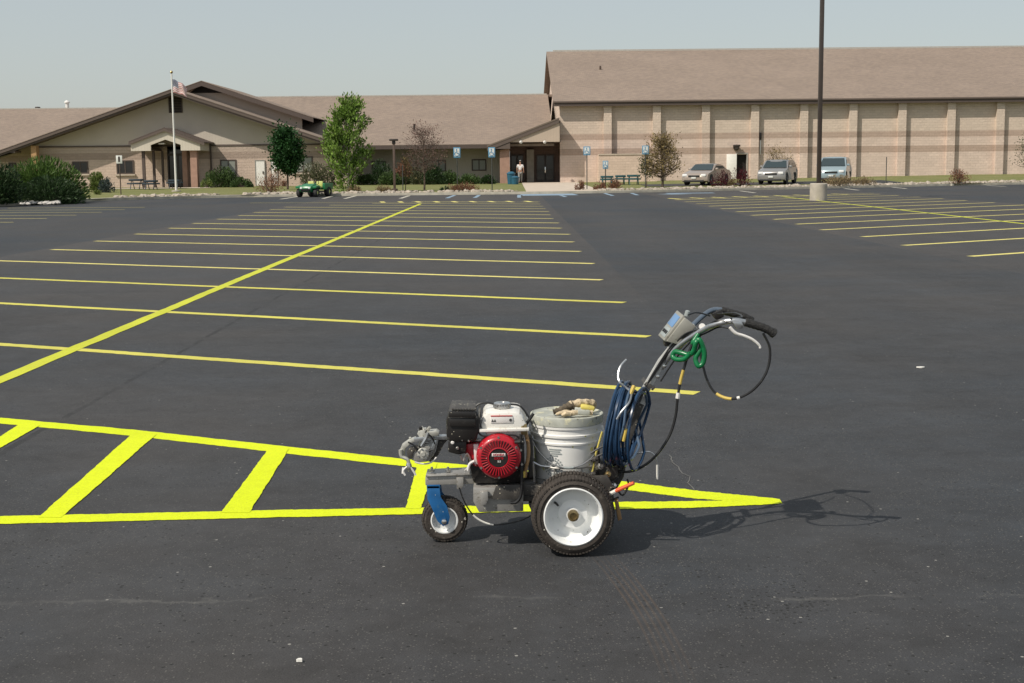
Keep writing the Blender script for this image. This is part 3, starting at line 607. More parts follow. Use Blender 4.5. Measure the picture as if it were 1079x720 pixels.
# --- entrance canopy
cY = 108.3
ec = thing('entrance_canopy', (A(560, 190, cY).x, cY, 0), 'sloped brown canopy over the dark recessed entrance beside the gymnasium', 'entrance canopy')
a, b = A(513, 153.5, cY), A(590, 123.8, cY)
mb = MB(); mb.prism([(a.x, a.z), (b.x - .05, b.z), (b.x - .05, b.z - .12), (a.x, a.z - .12)], cY, 117); mb.build('roof', 'shingle', ec, smooth=False)
mb = MB(); mb.prism([(a.x + .01, a.z - .125), (b.x - .06, b.z - .125), (b.x - .06, b.z - .42), (a.x + .01, a.z - .42)], cY + .02, cY + .12); mb.build('fascia', 'fascia_light', ec, smooth=False)
l = A(537, 150, cY + .3); r_ = A(590, 149.5, cY + .3); lw = A(537.5, 157, cY + .2)
mb = MB(); mb.prism([(l.x, l.z - .0), (r_.x - .02, l.z), (r_.x - .02, b.z - .42), (l.x, a.z - .42 + (l.x - a.x) * (b.z - a.z) / (b.x - a.x))], cY + .13, cY + .25); mb.build('gable_panel', 'tan_panel', ec, smooth=False)
mb = MB(); q = A(513.5, 157, cY + .2); mb.prism([(q.x, lw.z), (lw.x, lw.z), (lw.x, a.z - .43 + (lw.x - a.x) * .36), (q.x, a.z - .43)], cY + .06, cY + 1.6); mb.build('soffit_box', 'fascia_light', ec, smooth=False)
p0, p1 = A(526.5, 157, cY + .4), A(537.3, 193, cY + .4)
mb = MB(); mb.box(p0.x, p1.x, cY + .4, cY + 1.2, .1, lw.z - .005); mb.build('pier', 'pier_brick', ec, smooth=False)
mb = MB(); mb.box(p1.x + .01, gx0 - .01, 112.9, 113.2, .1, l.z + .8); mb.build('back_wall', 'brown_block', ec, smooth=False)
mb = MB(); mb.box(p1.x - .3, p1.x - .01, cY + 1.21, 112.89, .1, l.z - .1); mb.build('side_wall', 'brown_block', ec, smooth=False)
mb = MB(); mb.box(p1.x, gx0 - .01, cY + .26, 112.8, l.z - .05, l.z + .05); mb.build('soffit', 'soffit', ec, smooth=False)
for x0, x1 in ((537.8, 552), (565, 584)):
    p, q = A(x0, 163.5, 112.8), A(x1, 191.5, 112.8); n_ = 2
    for k in range(n_):
        u0 = p.x + (q.x - p.x) * k / n_ + .02; u1 = p.x + (q.x - p.x) * (k + 1) / n_ - .02
        mb = MB(); mb.box(u0, u0 + .08, 112.7, 112.8, .26, p.z); mb.box(u1 - .08, u1, 112.7, 112.8, .26, p.z); mb.box(u0 + .08, u1 - .08, 112.7, 112.8, p.z - .1, p.z); mb.box(u0 + .08, u1 - .08, 112.7, 112.8, .26, .5); mb.box(u0 + .08, u1 - .08, 112.68, 112.8, 1.2, 1.28)
        d = mb.build('door', 'bronze', ec, smooth=False); mb = MB(); mb.box(u0 + .08, u1 - .08, 112.74, 112.76, .5, p.z - .1); mb.build('pane', 'dark_glass', d, smooth=False)
        mb = MB(); mb.box((u1 if k == 0 else u0) - .03, (u1 if k == 0 else u0) + .03, 112.6, 112.66, 1.0, 1.5, .01); mb.build('handle', 'chrome', d)
p = A(555, 163, 112.6); mb = MB(); mb.box(p.x, A(562.5, 163, 112.6).x, 112.5, 112.88, .2, p.z + .4); mb.build('pillar', 'concrete', ec, smooth=False)
for px in (548.5, 573.5):
    c = A(px, 149.6, cY + .1); mb = MB(); mb.lathe((c.x, cY + .02, c.z), (.3, -1, -.3), [(0, 0), (0, .10), (.12, .13), (.2, .10), (.22, 0)], 12); mb.build('flood_light', 'white_metal', ec)

# --- left gabled wing
W = thing('gabled_wing', (-25.8, 106, 0), 'wide gabled school wing with pale upper wall and pink block base', 'school wing')
fY = 104.5; pk = A(181, 93.5, fY); sl_ = .336
def rk(x): return pk.z - sl_ * abs(x - pk.x)
xL, xR = A(-8, 160, fY).x, A(362, 150, fY).x
mb = MB(); mb.prism([(xL, rk(xL)), (pk.x, pk.z), (xR, rk(xR)), (xR, rk(xR) - .05), (pk.x, pk.z - .05), (xL, rk(xL) - .05)], fY, 128); mb.build('roof', 'shingle', W, smooth=False)
mb = MB(); mb.prism([(xL, rk(xL) - .055), (pk.x, pk.z - .055), (xR, rk(xR) - .055), (xR, rk(xR) - .45), (pk.x, pk.z - .45), (xL, rk(xL) - .45)], fY + .02, fY + .12); mb.build('fascia', 'fascia', W, smooth=False)
mb = MB(); mb.prism([(xL, rk(xL) - .15), (pk.x, pk.z - .15), (xR, rk(xR) - .15), (xR, rk(xR) - .30), (pk.x, pk.z - .30), (xL, rk(xL) - .30)], fY - .06, fY + .018); mb.build('trim', 'fascia_light', W, smooth=False)
mb = MB(); mb.prism([(xL, rk(xL) - .32), (pk.x, pk.z - .32), (xR, rk(xR) - .32), (xR, rk(xR) - .38), (pk.x, pk.z - .38), (xL, rk(xL) - .38)], fY + .13, 106); mb.build('soffit', 'soffit', W, smooth=False)
wY = 106.0; wx0 = A(33, 170, wY).x; wx1 = xR + .6; zs = 3.34
mb = MB(); mb.prism([(wx0, zs), (wx1, zs), (wx1, rk(wx1) - .39), (pk.x, pk.z - .39), (wx0, rk(wx0) - .39)], wY + .03, wY + .3); mb.build('upper_wall', 'siding', W, smooth=False)
pd0, pd1 = A(176, 160, wY).x, A(198, 160, wY).x
mb = MB(); mb.box(wx0, pd0, wY, wY + .3, -.2, zs - .003); mb.box(pd1, wx1, wY, wY + .3, -.2, zs - .003); lo = mb.build('lower_wall', 'wing_block', W, smooth=False)
mb = MB(); mb.box(wx1 - .3, wx1, wY + .31, 112, -.2, 3.2); mb.build('side_wall', 'wing_block', W, smooth=False)
mb = MB(); mb.box(wx0, wx0 + .3, wY + .31, 119, -.2, rk(wx0) - .3); mb.build('side_wall', 'wing_block', W, smooth=False)
mb = MB(); mb.box(wx0, wx1, wY - .05, wY + .028, zs, zs + .12); mb.build('belt_course', 'fascia_light', W, smooth=False)
p, q = A(177.3, 102, wY), A(192.5, 119, wY); mb = MB(); mb.box(p.x, q.x, wY - .04, wY + .02, q.z, p.z)
lv = mb.build('louvre', 'fascia', W, smooth=False); mb = MB()
for k in range(9): z = q.z + .06 + k * (p.z - q.z - .12) / 9; mb.box(p.x + .08, q.x - .08, wY - .07, wY - .043, z, z + .07)
mb.build('slat', 'dark_void', lv, smooth=False)
window(W, 44, 53.5, 171, 182.5, wY); window(W, 76, 93.5, 170.3, 183.3, wY); window(W, 122.5, 141.5, 169, 183.5, wY); window(W, 232, 249.5, 168.3, 186, wY, pane='pale_blind'); window(W, 309, 330, 165, 182, wY, pane='pale_blind')
for x0, x1 in ((268.5, 280), (285, 293)):
    p, q = A(x0, 168.8, wY), A(x1, 193, wY); mb = MB(); mb.box(p.x + .06, q.x - .06, wY - .05, wY - .003, .28, p.z - .06); d = mb.build('door', 'door_white', W, smooth=False)
    mb = MB(); mb.box(p.x, p.x + .055, wY - .08, wY - .003, .28, p.z); mb.box(q.x - .055, q.x, wY - .08, wY - .003, .28, p.z); mb.box(p.x + .055, q.x - .055, wY - .08, wY - .003, p.z - .055, p.z); mb.build('frame', 'door_frame', d, smooth=False)
    mb = MB(); mb.box(q.x - .2, q.x - .14, wY - .12, wY - .052, 1.2, 1.4, .01); mb.build('handle', 'bronze', d)
# left post and return box
p, q = A(33, 150, fY + .5), A(41, 195, fY + .5); mb = MB(); mb.box(p.x, q.x, fY + .3, fY + .95, 0, rk(p.x) - .47); mb.build('pier', 'rust_brick', W, smooth=False)
p, q = A(-10, 161, fY + .2), A(16.5, 161, fY + .2); mb = MB(); mb.prism([(p.x, q.z), (q.x, q.z), (q.x, rk(q.x) - .46), (p.x, rk(p.x) - .46)], fY + .05, fY + 1.4); mb.build('soffit_box', 'fascia_light', W, smooth=False)
# upper clerestory gable behind
uY = 110.6; up = A(212, 85, uY)
def rk2(x): return up.z - .335 * abs(x - up.x)
ux0, ux1 = A(186, 95, uY).x, A(330, 124, uY).x
mb = MB(); mb.prism([(ux0, rk2(ux0)), (up.x, up.z), (ux1, rk2(ux1)), (ux1, rk2(ux1) - .05), (up.x, up.z - .05), (ux0, rk2(ux0) - .05)], uY, 127); mb.build('upper_roof', 'shingle', W, smooth=False)
mb = MB(); mb.prism([(ux0, rk2(ux0) - .055), (up.x, up.z - .055), (ux1, rk2(ux1) - .055), (ux1, rk2(ux1) - .42), (up.x, up.z - .42), (ux0, rk2(ux0) - .42)], uY + .02, uY + .12); mb.build('upper_fascia', 'fascia', W, smooth=False)
mb = MB(); ux2 = A(316, 120, uY).x; mb.prism([(ux0, rk(ux0) - .1), (ux0, rk2(ux0) - .43), (up.x, up.z - .43), (ux2, rk2(ux2) - .43), (ux2, rk(ux2) - .2), (up.x, rk(up.x) - .2)], uY + .9, uY + 1.1); siding_mat('upper_siding', (.42, .36, .31), .4); mb.build('upper_wall', 'upper_siding', W, smooth=False)
a, b, c_ = A(200, 98, uY + .85), A(212, 89.5, uY + .85), A(238, 98, uY + .85); mb = MB(); mb.prism([(a.x, a.z), (b.x, b.z), (c_.x, c_.z)], uY + .80, uY + .89); mb.build('vent_panel', 'dark_void', W, smooth=False)
# portico
oY = 102.7; pp = A(173.5, 134.5, oY); px0, px1 = A(136, 149.5, oY).x, A(212, 150, oY).x
def rk3(x): return pp.z - .37 * abs(x - pp.x)
mb = MB(); mb.prism([(px0, rk3(px0)), (pp.x, pp.z), (px1 + .25, rk3(px1 + .25)), (px1 + .25, rk3(px1 + .25) - .1), (pp.x, pp.z - .1), (px0, rk3(px0) - .1)], oY - .15, wY + .02); mb.build('portico_roof', 'fascia', W, smooth=False)
mb = MB(); mb.prism([(px0 - .01, rk3(px0) - .103), (pp.x, pp.z - .103), (px1 + .26, rk3(px1 + .26) - .103), (px1 + .26, rk3(px1 + .26) - .27), (pp.x, pp.z - .27), (px0 - .01, rk3(px0) - .27)], oY - .17, oY - .05); mb.build('portico_fascia', 'fascia_light', W, smooth=False)
zb_ = A(138, 159.3, oY).z; i0, i1 = A(159, 159, oY).x, A(190.5, 159, oY).x; zi = A(159, 153, oY).z; zt = A(174, 147.2, oY).z; l0, r0 = A(138, 159, oY).x, A(211, 159, oY).x
mb = MB(); mb.prism([(l0, zb_), (i0, zb_), (i0, zi), (pp.x, zt), (i1, zi), (i1, zb_), (r0, zb_), (r0, rk3(r0) - .11), (pp.x, pp.z - .11), (l0, rk3(l0) - .11)], oY, oY + .15); mb.build('portico_gable', 'portico_siding', W, smooth=False)
for u0, u1 in ((l0, l0 + .15), (r0 - .15, r0)): mb = MB(); mb.box(u0, u1, oY + .153, wY - .01, zb_, rk3((l0 if u0 == l0 else r0)) - .12); mb.build('portico_side', 'portico_siding', W, smooth=False)
for u0, u1 in ((l0 + .151, i0 - .01), (i1 + .01, r0 - .151)): mb = MB(); mb.box(u0, u1, oY + .153, wY - .01, zb_ + .02, zb_ + .1); mb.build('portico_soffit', 'soffit', W, smooth=False)
for x0, x1, y0, y1 in ((149, 152, oY + .3, oY + .5), (160, 162.5, oY + 1.2, oY + 1.4), (169.5, 171.5, wY - 1.0, wY - .8), (200, 207, oY + .3, oY + .9), (191.5, 196.5, wY - 1.2, wY - .4)):
    p, q = A(x0, 160, y0), A(x1, 160, y0); mb = MB(); mb.box(p.x, q.x, y0, y1, .1, zb_ + .015); mb.build('portico_pier', 'pier_brick' if x1 - x0 > 3 else 'fascia', W, smooth=False)
mb = MB(); x = A(221.5, 150, wY - .1).x; mb.tube([(x, wY - .1, .3), (x, wY - .1, 3.7)], .07, 6); mb.build('downspout', 'fascia', W)
dz0 = A(180, 163, wY).z
mb = MB(); mb.box(pd0, pd1, wY + .6, wY + .9, 0, zs - .01); mb.build('vestibule', 'dark_void', W, smooth=False)
mb = MB(); mb.box(pd0, pd1, wY - .02, wY + .1, dz0 - .1, dz0 + .08)
for x in (pd0 + .04, (pd0 + pd1) / 2, pd1 - .04): mb.box(x - .05, x + .05, wY - .018, wY + .098, .28, dz0 - .1)
mb.box(pd0, pd1, wY - .016, wY + .096, .28, .45); d = mb.build('door', 'bronze', W, smooth=False)
mb = MB(); mb.box(pd0 + .1, pd1 - .1, wY + .03, wY + .05, .45, dz0 - .1); mb.build('pane', 'dark_glass', d, smooth=False)
mb = MB(); mb.box(pd0, pd1, wY + .03, wY + .05, dz0 + .08, zs - .02); mb.build('transom', 'dark_glass', W, smooth=False)
c = A(170.5, 151.5, oY + .5); mb = MB(); mb.box(c.x - .22, c.x + .22, oY + .35, oY + .8, c.z - .05, c.z + .06, .02); mb.build('lamp', 'white_metal', W)
# --- far left wing
FW = thing('far_left_wing', (-50, 118, 0), 'low far left wing with brown shingle roof behind the junipers', 'school wing')
lE, lR = 116.5, 133.0; lEz, lRz = hz(0, 158, lE), hz(0, 115.3, lR)
mb = MB(); mb.prism([(lE, lEz), (lR, lRz), (lR, lRz - .2), (lE, lEz - .2)], -85, -33.5, axis='X'); mb.prism([(lR + .002, lRz), (149.5, lEz), (149.5, lEz - .2), (lR + .002, lRz - .2)], -85, -24, axis='X'); mb.prism([(lE + 9, lEz + 9 * (lRz - lEz) / (lR - lE)), (lR, lRz), (lR, lRz - .2), (lE + 9, lEz + 9 * (lRz - lEz) / (lR - lE) - .2)], -33.49, -24, axis='X'); mb.build('roof', 'shingle', FW, smooth=False)
mb = MB(); mb.box(-85, -33.5, lE - .03, lE + .04, lEz - .34, lEz - .03); mb.box(-85, -33.5, lE + .04, 118.5, lEz - .33, lEz - .28); mb.build('fascia', 'fascia', FW, smooth=False)
mb = MB(); mb.box(-85, -24, lR - .1, lR + .1, lRz - .02, lRz + .08); mb.build('ridge_cap', 'flashing', FW, smooth=False)
mb = MB(); mb.box(-85, -38.5, 118.5, 118.8, -.2, lEz - .3); mb.build('wall', 'wing_block', FW, smooth=False)
window(FW, 9, 17.5, 171.5, 180, 118.5, sill=False)
c = A(70, 115, lR); mb = MB(); mb.lathe((c.x, lR + .3, lRz - .2), (0, 0, 1), [(0, .17), (.75, .17), (.75, .27), (.85, .27), (1.0, .1), (1.0, 0)], 14); mb.build('roof_vent', 'white_metal', FW)
c = A(39, 115, lR); mb = MB(); mb.lathe((c.x, lR + .2, lRz - .1), (0, 0, 1), [(0, .3), (.3, .25), (.32, 0)], 10); mb.build('roof_vent', 'bronze', FW)

# ------------------------------------------------------------------ street furniture
def base_at(px, Y): x = A(px, 195, Y).x; return Vector((x, Y, lawnZ(x, Y)))
# flagpole
b = base_at(185.5, 88); top = A(181.8, 76, 88).z
fp = thing('flagpole', b, 'tall white flagpole with a limp flag in front of the portico', 'flagpole')
mb = MB(); mb.tube([b, (b.x, b.y, top - .1)], [.075, .045], 12); mb.build('pole', 'white_metal', fp)
mb = MB(); mb.lathe((b.x, b.y, top - .1), (0, 0, 1), [(0, 0), (.02, .07), (.09, .1), (.16, .07), (.18, 0)], 14); mb.build('finial', 'brass', fp)
mb = MB(); mb.lathe(b - Vector((0, 0, .05)), (0, 0, 1), [(0, .3), (.12, .3), (.14, .12), (.14, .0)], 16); mb.build('footing', 'concrete', fp)
me = bpy.data.meshes.new('flag'); nu, nv = 26, 14; V, Fc, UV = [], [], []
ft = A(183, 84, 88).z
for i in range(nu + 1):
    for j in range(nv + 1):
        u, v_ = i / nu, j / nv; V.append((b.x + .06 + u * .85, b.y - .08 * math.sin(u * 9 + v_ * 2) * (u + .2) - .03 * math.sin(v_ * 8 + u * 4), ft - (1 - v_) * (.85 - .25 * u) - u * u * .35 - u * .15 + .04 * math.sin(u * 11))); UV.append((u, v_))
for i in range(nu):
    for j in range(nv): Fc.append((i * (nv + 1) + j, (i + 1) * (nv + 1) + j, (i + 1) * (nv + 1) + j + 1, i * (nv + 1) + j + 1))
me.from_pydata(V, [], Fc); uvl = me.uv_layers.new(name='UVMap')
for lp in me.loops: uvl.data[lp.index].uv = UV[lp.vertex_index]
me.materials.append(M['flag_cloth']); fo = link('flag', me, None); tag(fo, 'striped red and white flag with blue corner hanging limp from the pole', 'flag')
# big lot lamp
g = G(864, 209); g = Vector((G(864, 211.5).x, G(864, 211.5).y + .3, 0))
lp = thing('lot_lamp', g, 'tall dark square lamp post on a round concrete base in the right bays', 'lamp post')
mb = MB(); mb.lathe(g, (0, 0, 1), [(0, .37), (.70, .37), (.735, .34), (.74, 0)], 32); mb.build('base', 'concrete', lp)
mb = MB(); mb.box(g.x - .085, g.x + .085, g.y - .085, g.y + .085, .74, 10.2, .012); mb.box(g.x - .16, g.x + .16, g.y - .16, g.y + .16, .742, .77); mb.build('pole', 'bronze', lp)
for s in (-1, 1):
    mb = MB(); mb.box(g.x + s * .6 - .32, g.x + s * .6 + .32, g.y - .3, g.y + .3, 10.0, 10.25, .04); mb.box(min(g.x, g.x + s * .3), max(g.x, g.x + s * .3), g.y - .04, g.y + .04, 10.05, 10.15); mb.build('lamp_head', 'bronze', lp)
# small path lamp
b = base_at(415.8, 82); t_ = A(415, 146.5, 82).z
pl = thing('path_lamp', b, 'slim brown post lamp with flat head in front of the middle wing', 'lamp post')
mb = MB(); mb.box(b.x - .07, b.x + .07, b.y - .07, b.y + .07, b.z, t_ - .1, .01); mb.build('post', 'steel_brown', pl)
mb = MB(); mb.box(b.x - .26, b.x + .26, b.y - .2, b.y + .2, t_ - .12, t_, .03); mb.box(b.x - .1, b.x + .1, b.y - .1, b.y + .1, t_ - .3, t_ - .123, .02); mb.build('lamp_head', 'bronze', pl)
mb = MB(); mb.lathe(b - Vector((0, 0, .02)), (0, 0, 1), [(0, .2), (.2, .18), (.22, 0)], 14); mb.build('footing', 'steel_brown', pl)
# reserved-parking signs
def sign(px, py0, py1, Y, w_, label, kind='blue', mat_='sign_blue'):
    b = base_at(px, Y); z1 = A(px, py0, Y).z; z0 = A(px, py1, Y).z
    s = thing('parking_sign', b, label, 'sign', 'blue parking signs along the kerb' if kind == 'blue' else None)
    mb = MB(); mb.tube([b - Vector((0, 0, .05)), (b.x, b.y, z1 - .02)], .035, 6); mb.build('post', 'sign_post' if kind == 'blue' else 'steel_brown', s)
    mb = MB(); mb.box(b.x - w_ / 2, b.x + w_ / 2, b.y - .06, b.y - .04, z0, z1, .008); pn = mb.build('panel', mat_, s)
    cz = (z0 + z1) / 2; k = (z1 - z0); mb = MB(); Yf = b.y - .066
    if kind == 'blue':
        mb.box(b.x - w_ * .36, b.x + w_ * .36, Yf, Yf + .005, cz - k * .36, cz + k * .4); mb.build('symbol_field', 'sign_white', pn, smooth=False); mb = MB(); Yf -= .004
        mb.lathe((b.x - .02, Yf, cz + k * .28), (0, 1, 0), [(0, 0), (0, k * .07), (.003, k * .07), (.003, 0)], 12)
        ring = [Vector((b.x - .01 + math.cos(a_) * k * .2, Yf, cz - k * .12 + math.sin(a_) * k * .2)) for a_ in [R(120 + i * 24) for i in range(11)]]; mb.tube(ring, k * .03, 5)
        mb.tube([(b.x - .02, Yf, cz + k * .2), (b.x - .01, Yf, cz - k * .04), (b.x + k * .15, Yf, cz - k * .05), (b.x + k * .2, Yf, cz - k * .25)], k * .04, 5); mb.build('wheelchair_symbol', 'sign_blue', pn)
    else:
        mb.box(b.x - w_ * .16, b.x + w_ * .16, Yf, Yf + .005, cz - k * .3, cz + k * .2); mb.lathe((b.x, Yf, cz + k * .28), (0, 1, 0), [(0, 0), (0, k * .12), (.004, k * .12), (.004, 0)], 12); mb.build('symbol', 'bronze', pn, smooth=False)
    return s
sign(482, 155.5, 166.5, 84, .42, 'blue wheelchair sign farthest left, standing behind the sparse reddish tree')
sign(518.5, 155.3, 166, 84, .42, 'blue wheelchair sign just left of the brick entrance pier')
sign(618.5, 154.5, 163.8, 83.5, .42, 'blue wheelchair sign right of the entrance walk, beside the screen wall end')
sign(638, 169.5, 178, 84.5, .34, 'shorter blue wheelchair sign in front of the teal tables')
sign(680, 153.5, 162.8, 86, .42, 'blue wheelchair sign beside the sparse brown tree')
sign(127, 164, 172.5, 80, .36, 'white sign with dark symbol on a rusty post left of the portico', 'white', 'sign_white')
# thin bare posts
for px, py0, Y, lab in [(933.5, 165.5, 92, 'thin dark post alone on the grass right of the minivan'), (281, 172, 84, 'thin post beside the white doors among dry reddish bush'), (424.5, 174, 82, 'thin stake just right of the path lamp')]:
    b = base_at(px, Y); mb = MB(); mb.tube([b - Vector((0, 0, .05)), (b.x, b.y, A(px, py0, Y).z)], .03, 6); o = mb.build('post', 'sign_post', None); tag(o, lab, 'post', 'bare posts')
# tables and bins
def bench(px0, px1, py0, Y, m, label, name='picnic_table', cat='table', group=None):
    a, b = A(px0, py0, Y), A(px1, py0, Y); z0 = lawnZ(a.x, Y); c = Vector(((a.x + b.x) / 2, Y, z0)); h = a.z
    t = thing(name, c, label, cat, group); L_ = (b.x - a.x) / 2
    mb = MB(); mb.box(c.x - L_, c.x + L_, Y - .4, Y + .4, h - .14, h, .02); mb.build('table_top', m, t)
    for s in (-1, 1): mb = MB(); mb.box(c.x - L_, c.x + L_, Y + s * .75 - .13, Y + s * .75 + .13, z0 + .36, z0 + .46, .01); mb.build('seat', m, t)
    for s in (-1, 1):
        mb = MB(); x = c.x + s * L_ * .7
        mb.tube([(x, Y - .55, z0), (x, Y - .1, h - .06)], .03, 6); mb.tube([(x, Y + .55, z0), (x, Y + .1, h - .06)], .03, 6); mb.tube([(x, Y - .75, z0 + .4), (x, Y + .75, z0 + .4)], .03, 6); mb.build('leg', m, t)
    return t
bench(633, 646, 185.5, 96, 'teal_plastic', 'teal picnic table left of three before the screen wall', group='teal picnic tables by the screen wall')
bench(648.5, 659, 184.8, 97, 'teal_plastic', 'teal picnic table in the middle of three before the screen wall', group='teal picnic tables by the screen wall')
bench(661, 674, 184.4, 96, 'teal_plastic', 'teal picnic table right of three, next to the sparse brown tree', group='teal picnic tables by the screen wall')
bench(137, 150.5, 188.8, 97, 'navy_mesh', 'dark mesh picnic table left of the flagpole, the left one', group='dark tables by the portico')
bench(153, 165, 190, 95, 'navy_mesh', 'dark mesh picnic table nearest the flagpole', group='dark tables by the portico')
bench(178, 190, 189.5, 99, 'navy_mesh', 'dark mesh picnic table in front of the portico doors behind the flagpole', group='dark tables by the portico')
def bin_(px, Y, h, m, label):
    b = base_at(px, Y); t = thing('litter_bin', b, label, 'bin', 'bins at the recessed entrance')
    mb = MB(); mb.lathe(b, (0, 0, 1), [(0, 0), (0, .25), (h * .8, .31), (h * .8, 0)], 18); mb.build('body', m, t)
    mb = MB(); mb.lathe(b + Vector((0, 0, h * .8)), (0, 0, 1), [(.002, 0), (.002, .34), (h * .06, .34), (h * .2, .16), (h * .21, 0)], 18); mb.build('lid', m, t)
mat('bin_blue', (.02, .10, .16), .45)
bin_(538.5, 104, .95, 'bin_blue', 'blue litter bin against the entrance pier'); bin_(542.8, 103.2, .62, 'bin_blue', 'smaller blue litter bin beside the walking man')

# ------------------------------------------------------------------ plants
def leaves_mesh(name, C_, D, sz, asp, m, parent, seed=0, flat=.0):
    """C_ centres (n,3), D preferred leaf direction (n,3)"""
    r = np.random.default_rng(abs(int(seed))); n = len(C_); D = D + r.normal(0, .45, (n, 3)); D /= np.linalg.norm(D, axis=1)[:, None] + 1e-9
    S = np.cross(D, r.normal(0, 1, (n, 3))); S /= np.linalg.norm(S, axis=1)[:, None] + 1e-9
    L_ = sz * r.uniform(.6, 1.3, n)[:, None]; Wd = L_ * asp
    V = np.stack([C_ - D * L_ * .5, C_ + S * Wd * .5, C_ + D * L_ * .5, C_ - S * Wd * .5], 1).reshape(-1, 3)
    me = bpy.data.meshes.new(name); me.vertices.add(4 * n); me.vertices.foreach_set('co', V.ravel()); me.loops.add(4 * n); me.polygons.add(n)
    me.loops.foreach_set('vertex_index', np.arange(4 * n)); me.polygons.foreach_set('loop_start', np.arange(n) * 4); me.polygons.foreach_set('loop_total', np.full(n, 4)); me.update(); me.validate()
    me.materials.append(M[m]); return link(name, me, parent, False)
def shrub(px0, px1, py0, Y, m, label, cat='shrub', name='shrub', n=900, sz=.16, asp=.4, style='round', group=None, seed=None, depth=None, zoff=0, up=.5, stem='bark', hole=0.):
    a, b = A(px0, py0, Y), A(px1, py0, Y); c = Vector(((a.x + b.x) / 2, Y, 0)); c.z = (lawnZ(c.x, Y) if Y > kerbY(c.x) else 0) + zoff; rx = (b.x - a.x) / 2; h = a.z - c.z; ry = depth or min(rx, 1.6)
    t = thing(name, c, label, cat, group); seed = abs(seed if seed is not None else int(px0 * 13 + Y)); r = np.random.default_rng(seed)
    k = max(6, int(n / 60)); ang = r.uniform(0, 2 * math.pi, k); el = np.arccos(1 - r.uniform(0, 1, k)); rad = r.uniform(.55, .92, k)
    cl = np.stack([np.cos(ang) * np.sin(el) * rad * rx, np.sin(ang) * np.sin(el) * rad * ry, np.abs(np.cos(el)) * rad * h * .8 + h * .12], 1)
    i = r.integers(0, k, n); cs = .20 if style == 'round' else .27
    P_ = cl[i] + r.normal(0, 1, (n, 3)) * np.array([rx, ry, h]) * cs * r.uniform(.5, 1.2, (n, 1)); P_[:, 2] = np.abs(P_[:, 2])
    q = np.sqrt((P_[:, 0] / rx) ** 2 + (P_[:, 1] / ry) ** 2 + (P_[:, 2] / h) ** 2); qm = 1.03 if style == 'round' else 1.16; f = np.where(q > qm, qm / q, 1); P_ *= f[:, None]
    D = P_ / np.array([rx, ry, h]) + np.array([0, 0, up])
    leaves_mesh('foliage', P_ + np.array(c), D, sz, asp, m, t, seed)
    mb = MB()
    for j in range(7 if style == 'round' else 11):
        e = cl[j % k] * .9; mb.tube([c, c + Vector(e) * .5 + Vector((0, 0, .05)), c + Vector(e)], [.03, .02, .008], 5)
    mb.build('stem', stem, t); return t
def tree(px, pyb, Y, pyt, pw, trunk_frac, m, label, n=6000, sz=.11, asp=.6, shape='round', seed=1, bark='bark', tr=.09, name='tree', group=None, nb=26, levels=2, spread=.2, zoff=0):
    b = base_at(px, Y); top = A(px, pyt, Y).z; H = top - b.z; rw = pw / 1433 * Y / 2; t = thing(name, b, label, 'tree', group); r = random.Random(seed); nr = np.random.default_rng(seed)
    zt = trunk_frac * H; mb = MB(); tips = []; lean = (r.random() - .5) * .1
    def prof(u):   # half width at relative crown height u
        if shape == 'round': return math.sqrt(max(.02, 1 - (2 * u - 1) ** 2)) ** .8
        if shape == 'column': return max(.10, (min(1, .45 + u / .8) ** .8) * (1 - max(0, u - .15) ** 2.2 * 1.05) * (.9 + .16 * math.sin(u * 17)))
        return max(.15, (min(1, u / .3) ** .7) * (1 - u ** 2 * .75))
    tp = [Vector((lean * z / H + .03 * math.sin(z * 2), .02 * math.cos(z * 3), z)) for z in [H * .96 * i / 10 for i in range(11)]]
    mb.tube([b + p for p in tp], [tr * (1 - .92 * i / 10) for i in range(11)], 7)
    for j in range(nb):
        u = (j + r.random()) / nb; z0 = zt * .85 + (H - zt) * u * .85; a_ = r.random() * 6.283 + j * 2.4
        rise = {'round': .35, 'column': .9, 'sparse': .55}[shape]; ue = min(.99, u + rise * .22); R_ = rw * prof(ue) * r.uniform(.75, 1.0)
        e = Vector((math.cos(a_) * R_, math.sin(a_) * R_, zt + (H - zt) * ue)); s0 = Vector((0, 0, z0 * .96)); mid = s0.lerp(e, .5) + Vector((math.cos(a_) * R_ * .12, math.sin(a_) * R_ * .12, -.04 * H * r.random()))
        path = spline([b + s0, b + mid, b + e], 3); rr = tr * .45 * (1 - u * .6); mb.tube(path, [rr * (1 - .8 * i / (len(path) - 1)) for i in range(len(path))], 5)
        tips += [(mid.lerp(e, q), .5 + q * .5, (e - mid).normalized()) for q in (.15, .45, .75, 1)]
        for s in range(4 if shape != 'sparse' else 7):
            q = r.uniform(.3, .95); o = s0.lerp(e, q); d = Vector((r.uniform(-1, 1), r.uniform(-1, 1), r.uniform(.1, 1))).normalized() * rw * r.uniform(.2, .45)
            mb.tube([b + o, b + o + d * .5, b + o + d], [rr * .4, rr * .28, rr * .1], 4); tips.append((o + d * .7, .8, d.normalized())); tips.append((o + d, .8, d.normalized()))
    mb.build('trunk', bark, t)
    i = nr.integers(0, len(tips), n); T = np.array([tuple(x[0]) for x in tips]); Dd = np.array([tuple(x[2]) for x in tips])
    P_ = T[i] + nr.normal(0, 1, (n, 3)) * rw * spread * nr.uniform(.3, 1.2, (n, 1)); D = Dd[i] + np.array([0, 0, .35 if shape == 'column' else 0.])
    leaves_mesh('crown', P_ + np.array(b), D, sz, asp, m, t, seed); return t
tree(367, 198, 82, 110, 66, .10, 'maple_green', 'tall upright bright green tree behind the green utility vehicle', n=7500, sz=.22, asp=.42, shape='column', seed=5, bark='bark_pale', tr=.10, nb=34, spread=.10)
